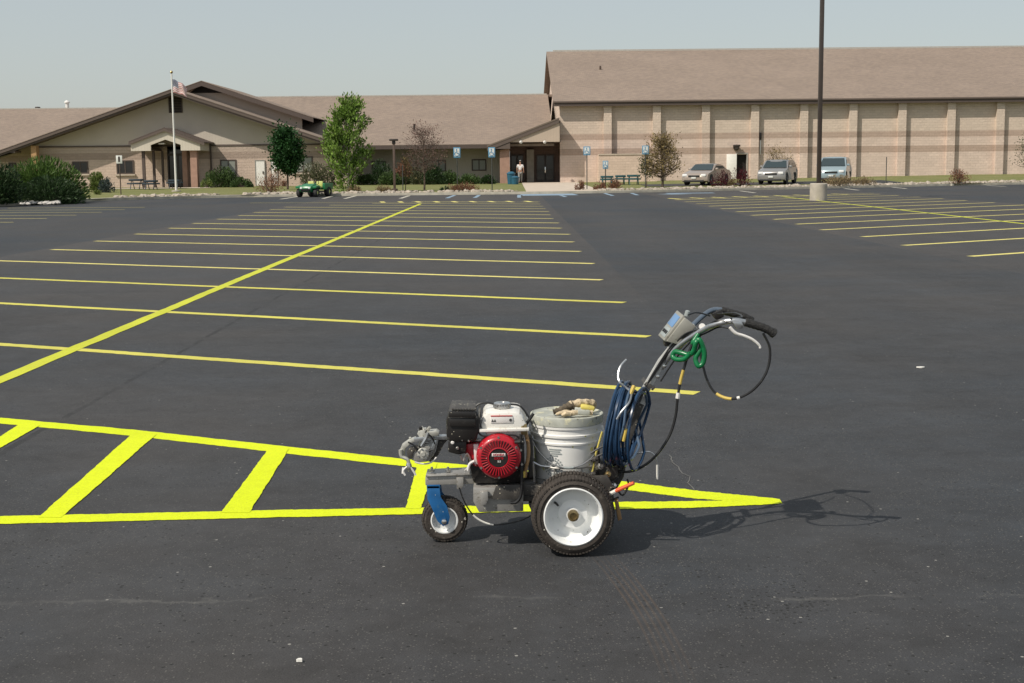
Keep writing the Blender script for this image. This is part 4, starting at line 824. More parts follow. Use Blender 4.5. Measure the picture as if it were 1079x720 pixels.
shrub(352, 378, 160, 82.6, 'maple_green', 'low bright green growth around the foot of the tall green tree', n=1500, sz=.18, asp=.45)
tree(303, 197, 92, 138, 30, .30, 'round_green', 'round dark green tree in front of the gabled wing', n=11000, sz=.17, asp=.7, shape='round', seed=9, tr=.08, nb=40, spread=.26)
tree(447, 200, 84, 135, 66, .30, 'sparse_red', 'sparse reddish ornamental tree in front of the middle wing', n=1800, sz=.10, asp=.5, shape='sparse', seed=12, tr=.07, nb=44, spread=.11)
tree(698, 197, 86, 146, 52, .22, 'sparse_brown', 'thin-leaved brownish tree before the gymnasium, left of the gold sedan', n=3000, sz=.13, asp=.5, shape='sparse', seed=21, tr=.085, nb=44, spread=.12)
tree(681, 198, 87, 165, 20, .35, 'bush_grey', 'small dull green sapling under the brownish tree', n=1100, sz=.12, asp=.5, shape='sparse', seed=22, tr=.035, nb=14, spread=.3)
tree(427, 199, 84, 166, 18, .3, 'sparse_brown', 'small brownish sapling just right of the path lamp', n=420, sz=.10, asp=.5, shape='sparse', seed=23, tr=.03, nb=14, spread=.3)
tree(1085, 193, 96, 146, 48, .3, 'bush_grey', 'thin branching tree cut by the right edge', n=900, sz=.12, asp=.5, shape='sparse', seed=24, tr=.06, nb=26, spread=.2)
tree(818, 194, 104, 160, 40, .3, 'sparse_brown', 'thin brownish shrubby tree behind the silver wagon', n=700, sz=.12, asp=.5, shape='sparse', seed=25, tr=.04, nb=22, spread=.25)
shrub(6, 84, 172, 68, 'juniper', 'large spreading green juniper at the left', name='juniper', n=9000, sz=.27, asp=.22, style='spiky', depth=2.0, up=.5)
shrub(-34, 20, 176, 62.5, 'juniper_dark', 'dark juniper cut off by the left edge', name='juniper', n=5500, sz=.25, asp=.22, style='spiky', depth=1.6, up=.35)
shrub(22, 82, 190, 65.5, 'juniper_dark', 'low dark juniper skirt in front of the large one', name='juniper', n=5500, sz=.24, asp=.22, style='spiky', depth=1.5, up=.2)
shrub(89, 113, 182, 88, 'bush_light', 'light green bush between the two small windows', n=1200, sz=.2, asp=.35, group='foundation bushes')
shrub(103, 122, 187, 86, 'bush_blue', 'bluish bush below the sign with dark symbol', n=900, sz=.16, asp=.35, group='foundation bushes')
shrub(98, 110, 198, 80, 'bush_light', 'small grassy clump near the kerb at the left', n=350, sz=.14, asp=.25)
shrub(214, 250, 175, 103, 'bush_mid', 'large dark green bush right of the portico', n=2600, sz=.2, asp=.4, group='foundation bushes')
shrub(242, 266, 187, 102, 'bush_mid', 'lower dark bush beside the white doors', n=1300, sz=.17, asp=.4, group='foundation bushes')
shrub(211, 224, 187, 101, 'bush_light', 'small pale flowering bush at the portico corner', n=500, sz=.14, asp=.4)
shrub(316, 346, 170, 101, 'bush_grey', 'dull green shrub behind the green utility vehicle', n=2200, sz=.18, asp=.35, group='foundation bushes', up=.8)
shrub(340, 354, 172, 103, 'bush_grey', 'pale narrow shrub left of the tall green tree', n=800, sz=.16, asp=.35)
for i, (x0, x1, y, m, lab) in enumerate([(372, 398, 183, 'bush_mid', 'mid green foundation bush right of the tall green tree'), (389, 414, 168, 'juniper_dark', 'tall dark green foundation bush left of the path lamp'), (398, 424, 180, 'bush_mid', 'green foundation bush behind the path lamp'), (414, 436, 169, 'dry_red', 'brownish foundation bush right of the path lamp'), (430, 452, 176, 'bush_grey', 'olive foundation bush behind the sparse reddish tree'),
    (444, 470, 174, 'juniper_dark', 'dark foundation bush behind the sparse reddish tree trunk'), (462, 484, 180, 'bush_mid', 'green foundation bush under the farthest left blue sign'), (478, 508, 183, 'bush_mid', 'wide green foundation bush below the shaded window'), (506, 524, 185, 'juniper_dark', 'small dark foundation bush next to the entrance pier'), (404, 480, 186, 'juniper_dark', 'long low dark hedge across the middle wing')]):
    shrub(x0, x1, y, 108 - (i % 3) * 1.2, m, lab, n=int((x1 - x0) * 55), sz=.19, asp=.4, group='foundation bushes', seed=40 + i)
for x0, x1, y, Y, m, lab in [(269, 299, 180, 82, 'dry_red', 'tall dry reddish bush before the white doors'), (471, 504, 192, 81.5, 'dry_red', 'wide dry reddish bush left of the entrance walk'), (464, 473, 196, 81, 'juniper_dark', 'small round dark bush beside the sparse reddish tree'), (395, 412, 195, 81.5, 'dry_tan', 'low tan grass clump left of the path lamp'), (366, 380, 196, 81, 'dry_tan', 'low tan grass clump at the foot of the tall green tree'),
    (606, 616, 190.5, 81.5, 'dry_red', 'small reddish dry bush right of the entrance walk'), (626, 640, 192, 82, 'dry_red', 'low reddish dry bush at the end of the screen wall'), (640, 656, 190, 83, 'dry_red', 'reddish dry bush in front of the middle teal table'), (999, 1022, 179, 92, 'dry_red', 'round reddish-brown bush alone at the far right'),
    (866, 900, 186, 87, 'dry_tan', 'wide tan dry bush hiding the minivan wheels'), (896, 922, 187, 88.5, 'dry_tan', 'tan dry bush right of the minivan'), (768, 792, 177, 88, 'maroon', 'rounded maroon bush between the gold sedan and the silver wagon'), (750, 770, 182, 87, 'maroon', 'maroon bush hiding the rear of the gold sedan'), (765, 776, 190, 87, 'dry_tan', 'small tan clump between the two maroon bushes'), (296, 304, 189, 104, 'dry_red', 'small reddish bush at the round tree foot')]:
    shrub(x0, x1, y, Y, m, lab, n=int((x1 - x0) * 38), sz=.13, asp=.3, style='spiky', seed=int(x0), up=.8)
# stones
def stones(name, spots, m, label, seed=3):
    r = random.Random(seed); base = bmesh.new(); bmesh.ops.create_icosphere(base, subdivisions=1, radius=1); bv = [v.co.copy() for v in base.verts]; bf = [[v.index for v in f.verts] for f in base.faces]; base.free()
    V, F = [], []
    for x, y, z, s in spots:
        o = len(V); ro = Matrix.Rotation(r.random() * 6.28, 3, 'Z') @ Matrix.Rotation(r.random() * 3, 3, 'X'); sc = Vector((s * r.uniform(.7, 1.3), s * r.uniform(.6, 1.1), s * r.uniform(.45, .8)))
        for v in bv:
            p = ro @ (v * r.uniform(.75, 1.15)); V.append((x + p.x * sc.x, y + p.y * sc.y, z + p.z * sc.z))
        F += [[o + i for i in f] for f in bf]
    me = bpy.data.meshes.new(name); me.from_pydata(V, [], F); me.materials.append(M[m]); o = bpy.data.objects.new(name, me); COL.objects.link(o); return tag(o, label, 'stones', kind='stuff')
r = random.Random(5); sp = []
for i in range(1900):
    x = r.uniform(-21, 48)
    if .4 < x < 5.2: continue
    if -16.6 < x < -15: continue
    d = abs(r.gauss(0, .8)) + .35
    if d > 2.6: continue
    y = kerbY(x) + d; sp.append((x, y, lawnZ(x, y) + .03, r.choice((.07, .09, .12, .15, .2))))
stones('rock_border', sp, 'stone', 'loose tan and white rocks edging the far kerb')
sp = []
for i in range(420):
    p = G(r.uniform(22, 62), 214.6 + r.gauss(0, 1.1)); sp.append((p.x, p.y, .12, r.uniform(.07, .16)))
stones('white_rocks', sp, 'white_stone', 'heap of white rocks at the foot of the junipers', 9)

# ------------------------------------------------------------------ vehicles
def car(name, loc, heading, L_, Wd, H, prof, glass, m, label, cat, hood, group=None):
    """prof: side outline (x along length, z); x=0 front. heading: direction of the nose in radians from +X"""
    t = thing(name, loc, label, cat, group, rz=heading)
    def half(z): return Wd / 2 * (1 - .16 * max(0, (z - .95 * hood) / (H - .95 * hood)) ** 1.0)
    def loft(outline, inset=0., zc=None):
        b = bmesh.new(); rows = []
        ys = [-1, -.86, -.45, 0, .45, .86, 1]
        for yy in ys:
            row = []
            for x, z in outline:
                k = half(z) - inset; e = abs(yy); tuck = .10 * (e ** 6); xx = x; zz = z
                if x < .5: xx = x + .16 * e ** 3
                if x > L_ - .5: xx = x - .10 * e ** 3
                zz = z - (.05 * e ** 4 if z > H * .8 else .02 * e ** 4 if z > hood * .8 else 0)
                row.append(b.verts.new((L_ / 2 - xx, yy * k, zz)))
            rows.append(row)
        n_ = len(outline)
        for i in range(len(rows) - 1):
            for j in range(n_): b.faces.new((rows[i][j], rows[i][(j + 1) % n_], rows[i + 1][(j + 1) % n_], rows[i + 1][j]))
        b.faces.new(rows[0][::-1]); b.faces.new(rows[-1]); bmesh.ops.recalc_face_normals(b, faces=b.faces[:]); return b
    mb = MB(); mb.merge(loft(prof)); mb.build('body', m, t, local=True, ang=40)
    # greenhouse glass: slightly proud panes
    (wx0, wz0), (wx1, wz1), (rx1, rz1), (rx0, rz0) = glass      # windscreen foot, top; rear top, foot
    def pane(pts, nm='window'):
        mb = MB(); n_ = Vector(pts[1]) - Vector(pts[0]); n2 = Vector(pts[2]) - Vector(pts[0]); nn = n_.cross(n2).normalized() * .006; mb.add([Vector(p) for p in pts] + [Vector(p) + nn for p in pts], [tuple(range(len(pts))), tuple(range(2 * len(pts) - 1, len(pts) - 1, -1))] + [(i, (i + 1) % len(pts), (i + 1) % len(pts) + len(pts), i + len(pts)) for i in range(len(pts))]); return mb.build(nm, 'car_glass', t, smooth=False, local=True)
    h0, h1 = half(wz0) - .1, half(wz1) - .12
    d = Vector((wx1 - wx0, 0, wz1 - wz0)).normalized(); off = Vector((d.z, 0, d.x)) * .035
    pane([(L_ / 2 - wx0 + off.x, -h0, wz0 + off.z), (L_ / 2 - wx0 + off.x, h0, wz0 + off.z), (L_ / 2 - wx1 + off.x, h1, wz1 + off.z - .03), (L_ / 2 - wx1 + off.x, -h1, wz1 + off.z - .03)], 'windscreen')
    h0r, h1r = half(rz0) - .1, half(rz1) - .12
    pane([(L_ / 2 - rx0 - .04, -h0r, rz0), (L_ / 2 - rx0 - .04, h0r, rz0), (L_ / 2 - rx1 - .04, h1r, rz1 - .02), (L_ / 2 - rx1 - .04, -h1r, rz1 - .02)], 'rear_window')
    zb0 = max(wz0, rz0) + .03; zt0 = min(wz1, rz1) - .08; xb = [wx0 + .30, (wx1 + rx1) / 2 + .0, rx0 - .25]; xt = [wx1 + .16, (wx1 + rx1) / 2 + .0, rx1 - .1]
    for s in (-1, 1):
        for k in range(2):
            ya, yb = s * (half(zb0) + .008), s * (half(zt0) + .008); g_ = .04
            pane([(L_ / 2 - xb[k] - g_, ya, zb0), (L_ / 2 - xb[k + 1] + g_, ya, zb0), (L_ / 2 - xt[k + 1] + g_, yb, zt0), (L_ / 2 - xt[k] - g_, yb, zt0)])
        for k, xw in enumerate((L_ * .19, L_ * .80)):
            rw_ = .33 if H < 1.5 else .36
            mb = MB(); cx_, cy = L_ / 2 - xw, s * (Wd / 2 - .09)
            mb.lathe((cx_, cy, rw_), (0, s, 0), [(-.12, rw_ * .6), (-.12, rw_ * .95), (-.08, rw_), (.07, rw_), (.10, rw_ * .94), (.105, rw_ * .66), (.06, rw_ * .62)], 28); wh = mb.build('wheel', 'car_tyre', t, local=True)
            mb = MB(); mb.lathe((cx_, cy, rw_), (0, s, 0), [(.04, rw_ * .63), (.09, rw_ * .6), (.07, rw_ * .3), (.095, rw_ * .15), (.095, 0)], 20); mb.build('hubcap', 'hubcap', wh, local=True)
            mb = MB(); mb.lathe((cx_, s * (Wd / 2 - .02), rw_ + .02), (0, s, 0), [(0, rw_ + .01), (.028, rw_ + .05), (.028, rw_ * .5), (.02, 0)], 28); mb.build('wheel_arch', 'car_trim', t, local=True)
        mb = MB(); mb.box(L_ / 2 - wx0 - .55, L_ / 2 - wx0 - .35, s * (Wd / 2 + .06) - .09, s * (Wd / 2 + .06) + .09, wz0 + .02, wz0 + .16, .03); mb.build('mirror', m, t, local=True)
        fx = L_ / 2 - .08; mb = MB(); mb.box(fx - .13, fx + .02, s * Wd * .36 - .2, s * Wd * .36 + .16 * s * s, hood * .66, hood * .66 + .17, .04); mb.build('headlight', 'headlight', t, local=True)
        mb = MB(); mb.box(-L_ / 2 - .01, -L_ / 2 + .12, s * Wd * .38 - .12, s * Wd * .38 + .12, hood * .72, hood * .72 + .22, .03); mb.build('tail_light', 'red_print', t, local=True)
    mb = MB(); mb.box(L_ / 2 - .06, L_ / 2 + .015, -Wd * .22, Wd * .22, hood * .62, hood * .62 + .13, .02); mb.build('grille', 'car_trim', t, local=True)
    mb = MB(); mb.box(L_ / 2 - .05, L_ / 2 + .02, -Wd * .38, Wd * .38, .2, .34, .02); mb.build('air_intake', 'car_trim', t, local=True)
    mb = MB(); mb.box(L_ / 2 - .04, L_ / 2 + .035, -.16, .16, .42, .53, .005); mb.build('number_plate', 'sign_white', t, local=True)
    return t
def facing(a): return -math.pi / 2 - a     # nose towards the camera, turned a to the left
c = A(744.5, 190, 92.5)
sedan_p = [(0.02, .28), (0, .5), (.06, .66), (.25, .78), (1.15, .93), (1.35, .97), (2.0, 1.36), (2.4, 1.42), (3.1, 1.40), (3.45, 1.33), (4.05, 1.03), (4.65, .98), (4.78, .85), (4.8, .4), (4.7, .25), (.2, .2)]
car('sedan', (c.x, 92.5, lawnZ(c.x, 92.5) + .02), facing(.50), 4.8, 1.8, 1.42, sedan_p, ((1.33, .96), (2.03, 1.37), (3.42, 1.33), (4.0, 1.04)), 'car_gold', 'gold sedan parked before the gymnasium behind a maroon bush', 'car', .85, 'cars parked before the gymnasium')
c = A(819.5, 190, 93.5)
wag = [(0.02, .3), (0, .55), (.05, .78), (.2, .9), (1.1, 1.03), (1.25, 1.07), (1.8, 1.55), (2.2, 1.62), (3.7, 1.61), (4.1, 1.52), (4.45, 1.08), (4.52, .9), (4.55, .42), (4.4, .27), (.2, .22)]
car('station_wagon', (c.x, 93.5, lawnZ(c.x, 93.5) + .02), facing(.40), 4.55, 1.85, 1.62, wag, ((1.24, 1.06), (1.84, 1.55), (4.08, 1.5), (4.42, 1.1)), 'car_silver', 'silver-grey wagon with roof rails, middle of the three parked cars', 'car', .98, 'cars parked before the gymnasium')
c = A(879, 190, 95.5)
van = [(0.02, .3), (0, .55), (.05, .80), (.2, .93), (.85, 1.08), (1.0, 1.12), (1.75, 1.66), (2.2, 1.76), (4.1, 1.75), (4.5, 1.66), (4.75, 1.15), (4.8, .9), (4.82, .42), (4.7, .27), (.2, .22)]
car('minivan', (c.x, 95.5, lawnZ(c.x, 95.5) + .02), facing(.33), 4.8, 1.95, 1.76, van, ((.98, 1.11), (1.78, 1.66), (4.48, 1.64), (4.73, 1.17)), 'car_blue', 'pale blue minivan behind the lamp post', 'minivan', 1.03, 'cars parked before the gymnasium')
# roof rails for the wagon
wg = bpy.data.objects['station_wagon']; mb = MB()
for s in (-1, 1): mb.tube([(.2, s * .66, 1.60), (.1, s * .66, 1.67), (-1.4, s * .66, 1.67), (-1.5, s * .66, 1.60)], .02, 6)
mb.build('roof_rail', 'car_trim', wg, local=True)
# green utility vehicle
c = A(333, 205, 77.0)
uv_ = thing('utility_vehicle', (c.x, 77.2, 0), 'small green utility vehicle with yellow seats parked at the kerb', 'utility vehicle', rz=facing(.32))
uv_.location.y = kerbY(c.x) - 1.0; uv_.scale = (.88, .88, .88)
def L(mb, nm, m, p=uv_): return mb.build(nm, m, p, local=True)
mb = MB(); mb.prism([(1.25, .38), (1.30, .55), (1.22, .70), (.55, .84), (.45, .45), (.5, .32), (1.15, .30)], -.42, .42, .03); L(mb, 'hood', 'utility_green')
mb = MB(); mb.prism([(.5, .28), (.5, .38), (-.15, .38), (-.15, .28)], -.62, .62, .01); L(mb, 'floor', 'car_trim')
mb = MB(); mb.prism([(-.15, .45), (-.15, .85), (-1.35, .85), (-1.35, .45)], -.66, .66, .02); L(mb, 'cargo_box', 'utility_green')
for s in (-1, 1):
    mb = MB(); mb.box(-.22, .18, s * .30 - .22, s * .30 + .22, .55, .66, .04); mb.box(-.26, -.14, s * .30 - .22, s * .30 + .22, .66, .98, .04); L(mb, 'seat', 'seat_yellow')
    mb = MB(); mb.lathe((1.27, s * .28, .58), (1, 0, 0), [(0, 0), (0, .07), (.03, .07), (.04, 0)], 12); L(mb, 'headlight', 'headlight')
    for x, rr, ww in ((.9, .27, .24), (-.75, .31, .3)):
        mb = MB(); mb.lathe((x, s * .58, rr), (0, s, 0), [(-ww / 2, rr * .5), (-ww / 2, rr * .9), (-ww * .35, rr), (ww * .35, rr), (ww / 2, rr * .9), (ww / 2, rr * .5), (ww * .3, rr * .45)], 20); wh = L(mb, 'wheel', 'car_tyre')
        mb = MB(); mb.lathe((x, s * .58, rr), (0, s, 0), [(ww * .3, rr * .48), (ww * .42, rr * .3), (ww * .42, 0)], 14); mb.build('hubcap', 'seat_yellow', wh, local=True)
    mb = MB(); mb.prism([(1.2, .55), (.7, .62), (.55, .5), (.5, .62), (.72, .74), (1.2, .67)], s * .58 - .13, s * .58 + .13, .01); L(mb, 'fender', 'utility_green')
mb = MB(); mb.tube([(.55, .3, .75), (.32, .3, .92)], .02, 6)
ring = [(.32 + math.sin(a_) * .08, .3 + math.cos(a_) * .17, .92 + math.sin(a_) * .15) for a_ in [R(i * 30) for i in range(13)]]; mb.tube(ring, .02, 6); L(mb, 'steering_wheel', 'car_trim')
mb = MB(); mb.tube([(1.32, -.4, .35), (1.36, -.4, .5), (1.36, .4, .5), (1.32, .4, .35)], .025, 6); L(mb, 'bumper', 'car_trim')
mb = MB(); mb.box(1.24, 1.315, -.3, .3, .36, .48, .01); L(mb, 'grille', 'car_trim')

# ------------------------------------------------------------------ person walking to the entrance
b = A(548.3, 192.4, 108.0); b.z = lawnZ(b.x, 108) + .02
per = thing('person', b, 'man in white shirt and grey trousers walking to the entrance', 'person')
def skin(name, pts, edges, rad, m, parent, sub=2):
    me = bpy.data.meshes.new(name); me.from_pydata(pts, edges, []); o = bpy.data.objects.new(name, me); COL.objects.link(o)
    md = o.modifiers.new('s', 'SKIN'); sv = me.skin_vertices[0].data
    for i, q in enumerate(rad): sv[i].radius = (q, q) if not isinstance(q, tuple) else q
    sv[0].use_root = True; ms = o.modifiers.new('u', 'SUBSURF'); ms.levels = ms.render_levels = sub
    bpy.context.view_layer.update(); m2 = bpy.data.meshes.new_from_object(o.evaluated_get(bpy.context.evaluated_depsgraph_get())); bpy.data.objects.remove(o)
    m2.materials.clear(); m2.materials.append(M[m]); ob = link(name, m2, parent, True, local=True, ang=80); return ob
pts = [(0, 0, .92), (0, .01, 1.12), (0, 0, 1.36), (0, .01, 1.46), (0, .02, 1.52), (0, .03, 1.62), (0, .03, 1.72),
       (-.09, 0, .86), (-.10, -.06, .48), (-.10, -.16, .10), (-.10, -.05, .04), (.09, 0, .86), (.09, .12, .49), (.09, .14, .09), (.10, .26, .04),
       (-.20, 0, 1.38), (-.25, .06, 1.10), (-.26, .16, .87), (-.26, .19, .80), (.20, 0, 1.38), (.25, -.06, 1.10), (.27, -.02, .86), (.27, 0, .78)]
ed = [(0, 1), (1, 2), (2, 3), (3, 4), (4, 5), (5, 6), (0, 7), (7, 8), (8, 9), (9, 10), (0, 11), (11, 12), (12, 13), (13, 14), (2, 15), (15, 16), (16, 17), (17, 18), (2, 19), (19, 20), (20, 21), (21, 22)]
rd = [.12, .12, .13, .055, .05, .075, .06, .09, .06, .042, .04, .09, .06, .042, .04, .06, .045, .035, .038, .06, .045, .035, .038]
skin('body', pts, ed, rd, 'skin', per)
skin('shirt', [(0, 0, .94), (0, .01, 1.14), (0, 0, 1.37), (0, .01, 1.45), (-.20, 0, 1.38), (-.24, .04, 1.17), (.20, 0, 1.38), (.24, -.04, 1.17)], [(0, 1), (1, 2), (2, 3), (2, 4), (4, 5), (2, 6), (6, 7)], [.14, .145, .16, .065, .075, .06, .075, .06], 'shirt', per)
skin('trousers', [(0, 0, .93), (-.09, 0, .84), (-.10, -.06, .48), (-.10, -.15, .13), (.09, 0, .84), (.09, .12, .49), (.09, .14, .12)], [(0, 1), (1, 2), (2, 3), (0, 4), (4, 5), (5, 6)], [.145, .11, .08, .065, .11, .08, .065], 'trousers', per)
skin('hair', [(0, .0, 1.66), (0, .0, 1.74)], [(0, 1)], [.09, .075], 'hair', per, 2)
skin('cap', [(0, .03, 1.73), (0, .03, 1.78)], [(0, 1)], [.095, .07], 'shirt', per, 2)
for s, y in ((-1, -.1), (1, .2)):
    mb = MB(); mb.box(s * .1 - .05, s * .1 + .05, y - .12, y + .14, 0, .09, .03); mb.build('shoe', 'hair', per, local=True)
mat('stem_alloy', (.55, .55, .53), .4, metal=.15, var=.12, scale=30, dirt=(.16, .15, .13), dirt_amt=.1, dscale=40)
# ------------------------------------------------------------------ line striping machine
YN, YC, YFAR = 5.50, 5.75, 6.00
ls = thing('line_striping_machine', (A(604, 540, YN).x, YC, 0), 'walk-behind paint striping machine with red engine and white wheels on the fresh yellow island', 'line striper')
def wheel(c, rr, wd, rim_r, s, big=True, parent=ls):
    """s=-1 : outer face towards -Y"""
    ax = (0, s, 0); w2 = wd / 2
    mb = MB(); mb.lathe(c, ax, [(-w2 * .9, rim_r * .98), (-w2, rim_r * 1.18), (-w2 * 1.02, rr * .82), (-w2 * .84, rr * .935), (-w2 * .5, rr * .965), (0, rr * .97), (w2 * .5, rr * .965), (w2 * .84, rr * .935), (w2 * 1.02, rr * .82), (w2 * 1.04, rr * .80), (w2 * .99, rim_r * 1.2), (w2 * .97, rim_r * 1.06), (w2 * .86, rim_r * .97)], 72)
    N_ = 72 if big else 40
    for k in range(N_):
        a_ = 2 * math.pi * k / N_
        for row, (t0, t1, ph, rad) in enumerate(((-w2 * .95, -w2 * .45, 0, .965), (-w2 * .38, -w2 * .02, .5, .99), (w2 * .02, w2 * .38, .5, .99), (w2 * .45, w2 * .97, 0, .965))):
            aa = a_ + ph * 2 * math.pi / N_; wt_ = 2 * math.pi * rr / N_ * .62
            M4 = Matrix.Translation(Vector(c)) @ Matrix.Rotation(aa, 4, 'Y') @ Matrix.Translation((0, 0, rr * rad))
            b_ = bmesh.new(); bmesh.ops.create_cube(b_, size=1)
            for v in b_.verts:
                edge = abs(v.co.y) > 0 and row in (0, 3) and ((row == 3) == (v.co.y > 0))
                v.co = Vector((v.co.x * wt_, s * ((t0 + t1) / 2 + v.co.y * (t1 - t0)), v.co.z * rr * .036 - (rr * .05 if edge else 0)))
            mb.merge(b_, M4)
    wh = mb.build('wheel', 'tyre', parent, ang=30)
    r_ = rim_r; mb = MB()
    if big:
        mb.lathe(c, ax, [(w2 * .80, r_ * 1.03), (w2 * .98, r_ * 1.04), (w2 * 1.02, r_ * 1.0), (w2 * .96, r_ * .965), (w2 * .55, r_ * .93), (w2 * .10, r_ * .90), (w2 * .0, r_ * .84), (w2 * .02, r_ * .62), (w2 * .10, r_ * .56), (w2 * .22, r_ * .50), (w2 * .22, r_ * .30), (w2 * .3, r_ * .24), (w2 * .5, r_ * .22), (w2 * .5, 0)], 64)
        mb.lathe(c, ax, [(-w2 * .9, r_ * 1.02), (-w2 * .5, r_ * .9), (-w2 * .2, r_ * .8), (-w2 * .2, 0)], 48)
    else:
        mb.lathe(c, ax, [(w2 * .7, r_ * 1.04), (w2 * .97, r_ * 1.05), (w2 * 1.0, r_ * .96), (w2 * .6, r_ * .86), (w2 * .3, r_ * .80), (w2 * .35, r_ * .35), (w2 * .8, r_ * .30), (w2 * .8, 0)], 40)
        mb.lathe(c, ax, [(-w2 * .97, r_ * 1.04), (-w2 * .5, r_ * .8), (-w2 * .3, 0)], 32)
    rim = mb.build('rim', 'rim_white', wh, ang=50)
    c = Vector(c); mb = MB()
    if big:
        mb.lathe(c, ax, [(w2 * .5, r_ * .20), (w2 * .78, r_ * .19), (w2 * .80, r_ * .13), (w2 * .60, r_ * .11), (w2 * .60, 0)], 24); mb.build('hub', 'brass', wh)
        mb = MB(); v = c + Vector((-r_ * .62, s * w2 * .05, r_ * .38)); mb.tube([v, v + Vector((.002, s * .012, .002)), v + Vector((.012, s * .028, -.006))], [.006, .005, .004], 8); mb.build('valve', 'cable_black', wh)
    else:
        mb.lathe(c, ax, [(w2 * .8, r_ * .26), (w2 * 1.0, r_ * .2), (w2 * 1.0, 0)], 16); mb.build('hub', 'engine_metal', wh)
    return wh
RW = 88 / 2 / 1433 * YN * 1.005 * 1.01
cN = Vector((A(604, 540, YN - .05).x, YN, RW)); wheel(cN, RW, .145, .118, -1)
wheel((cN.x, YFAR, RW), RW, .145, .118, 1)
cF = A(468, 544, 5.66); rF = .0985; cF = Vector((cF.x, 5.71, rF)); wheel(cF, rF, .075, .056, -1, big=False)
mb = MB(); mb.tube([(cN.x, YN - .02, RW), (cN.x, YFAR + .02, RW)], .011, 12); mb.build('axle', 'engine_metal', ls)
# blue caster fork
fy = 5.71
for s in (-1, 1):
    y0 = fy + s * .052; q = 5.66
    fpx = [(449.5, 512), (463, 512), (464.5, 524), (471, 533), (474, 545), (472.5, 552), (467, 554.5), (461, 549), (455, 535), (450.5, 526)]
    P_ = [A(x, y, q) for x, y in fpx]; mb = MB(); mb.prism([(p.x, p.z) for p in P_], y0 - .003, y0 + .003, .001); mb.build('fork', 'blue_paint', ls)
a, b = A(449.5, 511, 5.66), A(464, 515, 5.66); mb = MB(); mb.box(a.x, b.x, fy - .055, fy + .055, b.z, a.z + .004, .003); mb.build('fork_crown', 'blue_paint', ls)
for s in (-1, 1):
    mb = MB(); mb.lathe((cF.x, fy + s * .055, cF.z), (0, s, 0), [(0, 0), (0, .013), (.009, .012), (.012, .006), (.012, 0)], 6); mb.build('axle_nut', 'chrome', ls)
a = A(456.5, 508, 5.66); mb = MB(); mb.lathe((a.x, fy, a.z - .006), (0, 0, 1), [(-.02, .026), (.006, .03), (.012, .02), (.012, 0)], 20); mb.build('caster_bearing', 'chrome', ls)
# front beam and engine pan
def P3(pix, y0, y1, m, nm, bev=.002, parent=None):
    mb = MB(); mb.pprism(pix, y0, y1, bev); return mb.build(nm, m, parent or ls)
P3([(449, 499.5), (500, 497.5), (500, 507), (449, 508.5)], 5.655, 5.765, 'frame_grey', 'front_beam', .003)
P3([(449.5, 497.8), (502, 495.5), (502, 497), (449.5, 499)], 5.645, 5.775, 'frame_grey', 'top_plate', .001)
for px in (455, 472):
    a = A(px, 497, 5.69); mb = MB(); mb.lathe(a, (0, 0, 1), [(0, .012), (.008, .012), (.01, .006), (.02, .005), (.02, 0)], 6); mb.build('bolt', 'chrome', ls)
P3([(481, 503), (488.5, 503), (488.5, 511.5), (486, 515), (481.5, 515)], 5.63, 5.653, 'frame_grey', 'bracket')
P3([(500, 503), (551, 503), (551, 527), (506, 528), (500, 517)], 5.56, 5.95, 'frame_grey', 'engine_pan', .002)
P3([(523, 511), (548, 510.5), (548, 526), (518, 526)], 5.545, 5.558, 'frame_dark', 'engine_pan_plate', .002)
P3([(506, 518), (514, 517), (514.5, 526), (512, 531.5), (507, 532)], 5.53, 5.556, 'frame_grey', 'stand_tab', .002)
P3([(548, 510), (584, 511), (592, 503), (640, 501), (646, 512), (640, 521), (548, 521)], 5.565, 5.59, 'frame_dark', 'side_rail', .002)
P3([(548, 497), (640, 499), (646, 512), (640, 521), (548, 521)], 5.91, 5.935, 'frame_dark', 'side_rail', .002)
P3([(550, 514), (644, 514), (644, 519), (550, 519)], 5.591, 5.909, 'frame_dark', 'deck', .002)
P3([(556, 521.5), (586, 521.5), (584, 533), (572, 536), (560, 530)], 5.57, 5.90, 'frame_dark', 'pump_sump', .006)
P3([(640, 470), (656, 458), (664, 462), (656, 500), (644, 521), (632, 521)], 5.69, 5.81, 'frame_dark', 'handle_socket', .004)
# bucket basket wires
bc = A(598, 500, YC); bc = Vector((bc.x - .002, 5.755, 0))
mb = MB()
for z, rr in ((A(600, 494, 5.6).z, .152), (A(600, 508, 5.6).z, .15)):
    mb.tube([(bc.x + math.cos(R(i * 15)) * rr, bc.y + math.sin(R(i * 15)) * rr, z) for i in range(25)], .0035, 6)
for i in range(8):
    a_ = R(i * 45 + 22); mb.tube([(bc.x + math.cos(a_) * .151, bc.y + math.sin(a_) * .151, A(600, 494, 5.6).z), (bc.x + math.cos(a_) * .148, bc.y + math.sin(a_) * .148, A(600, 515, 5.6).z)], .0035, 6)
mb.build('bucket_rack', 'frame_grey', ls)
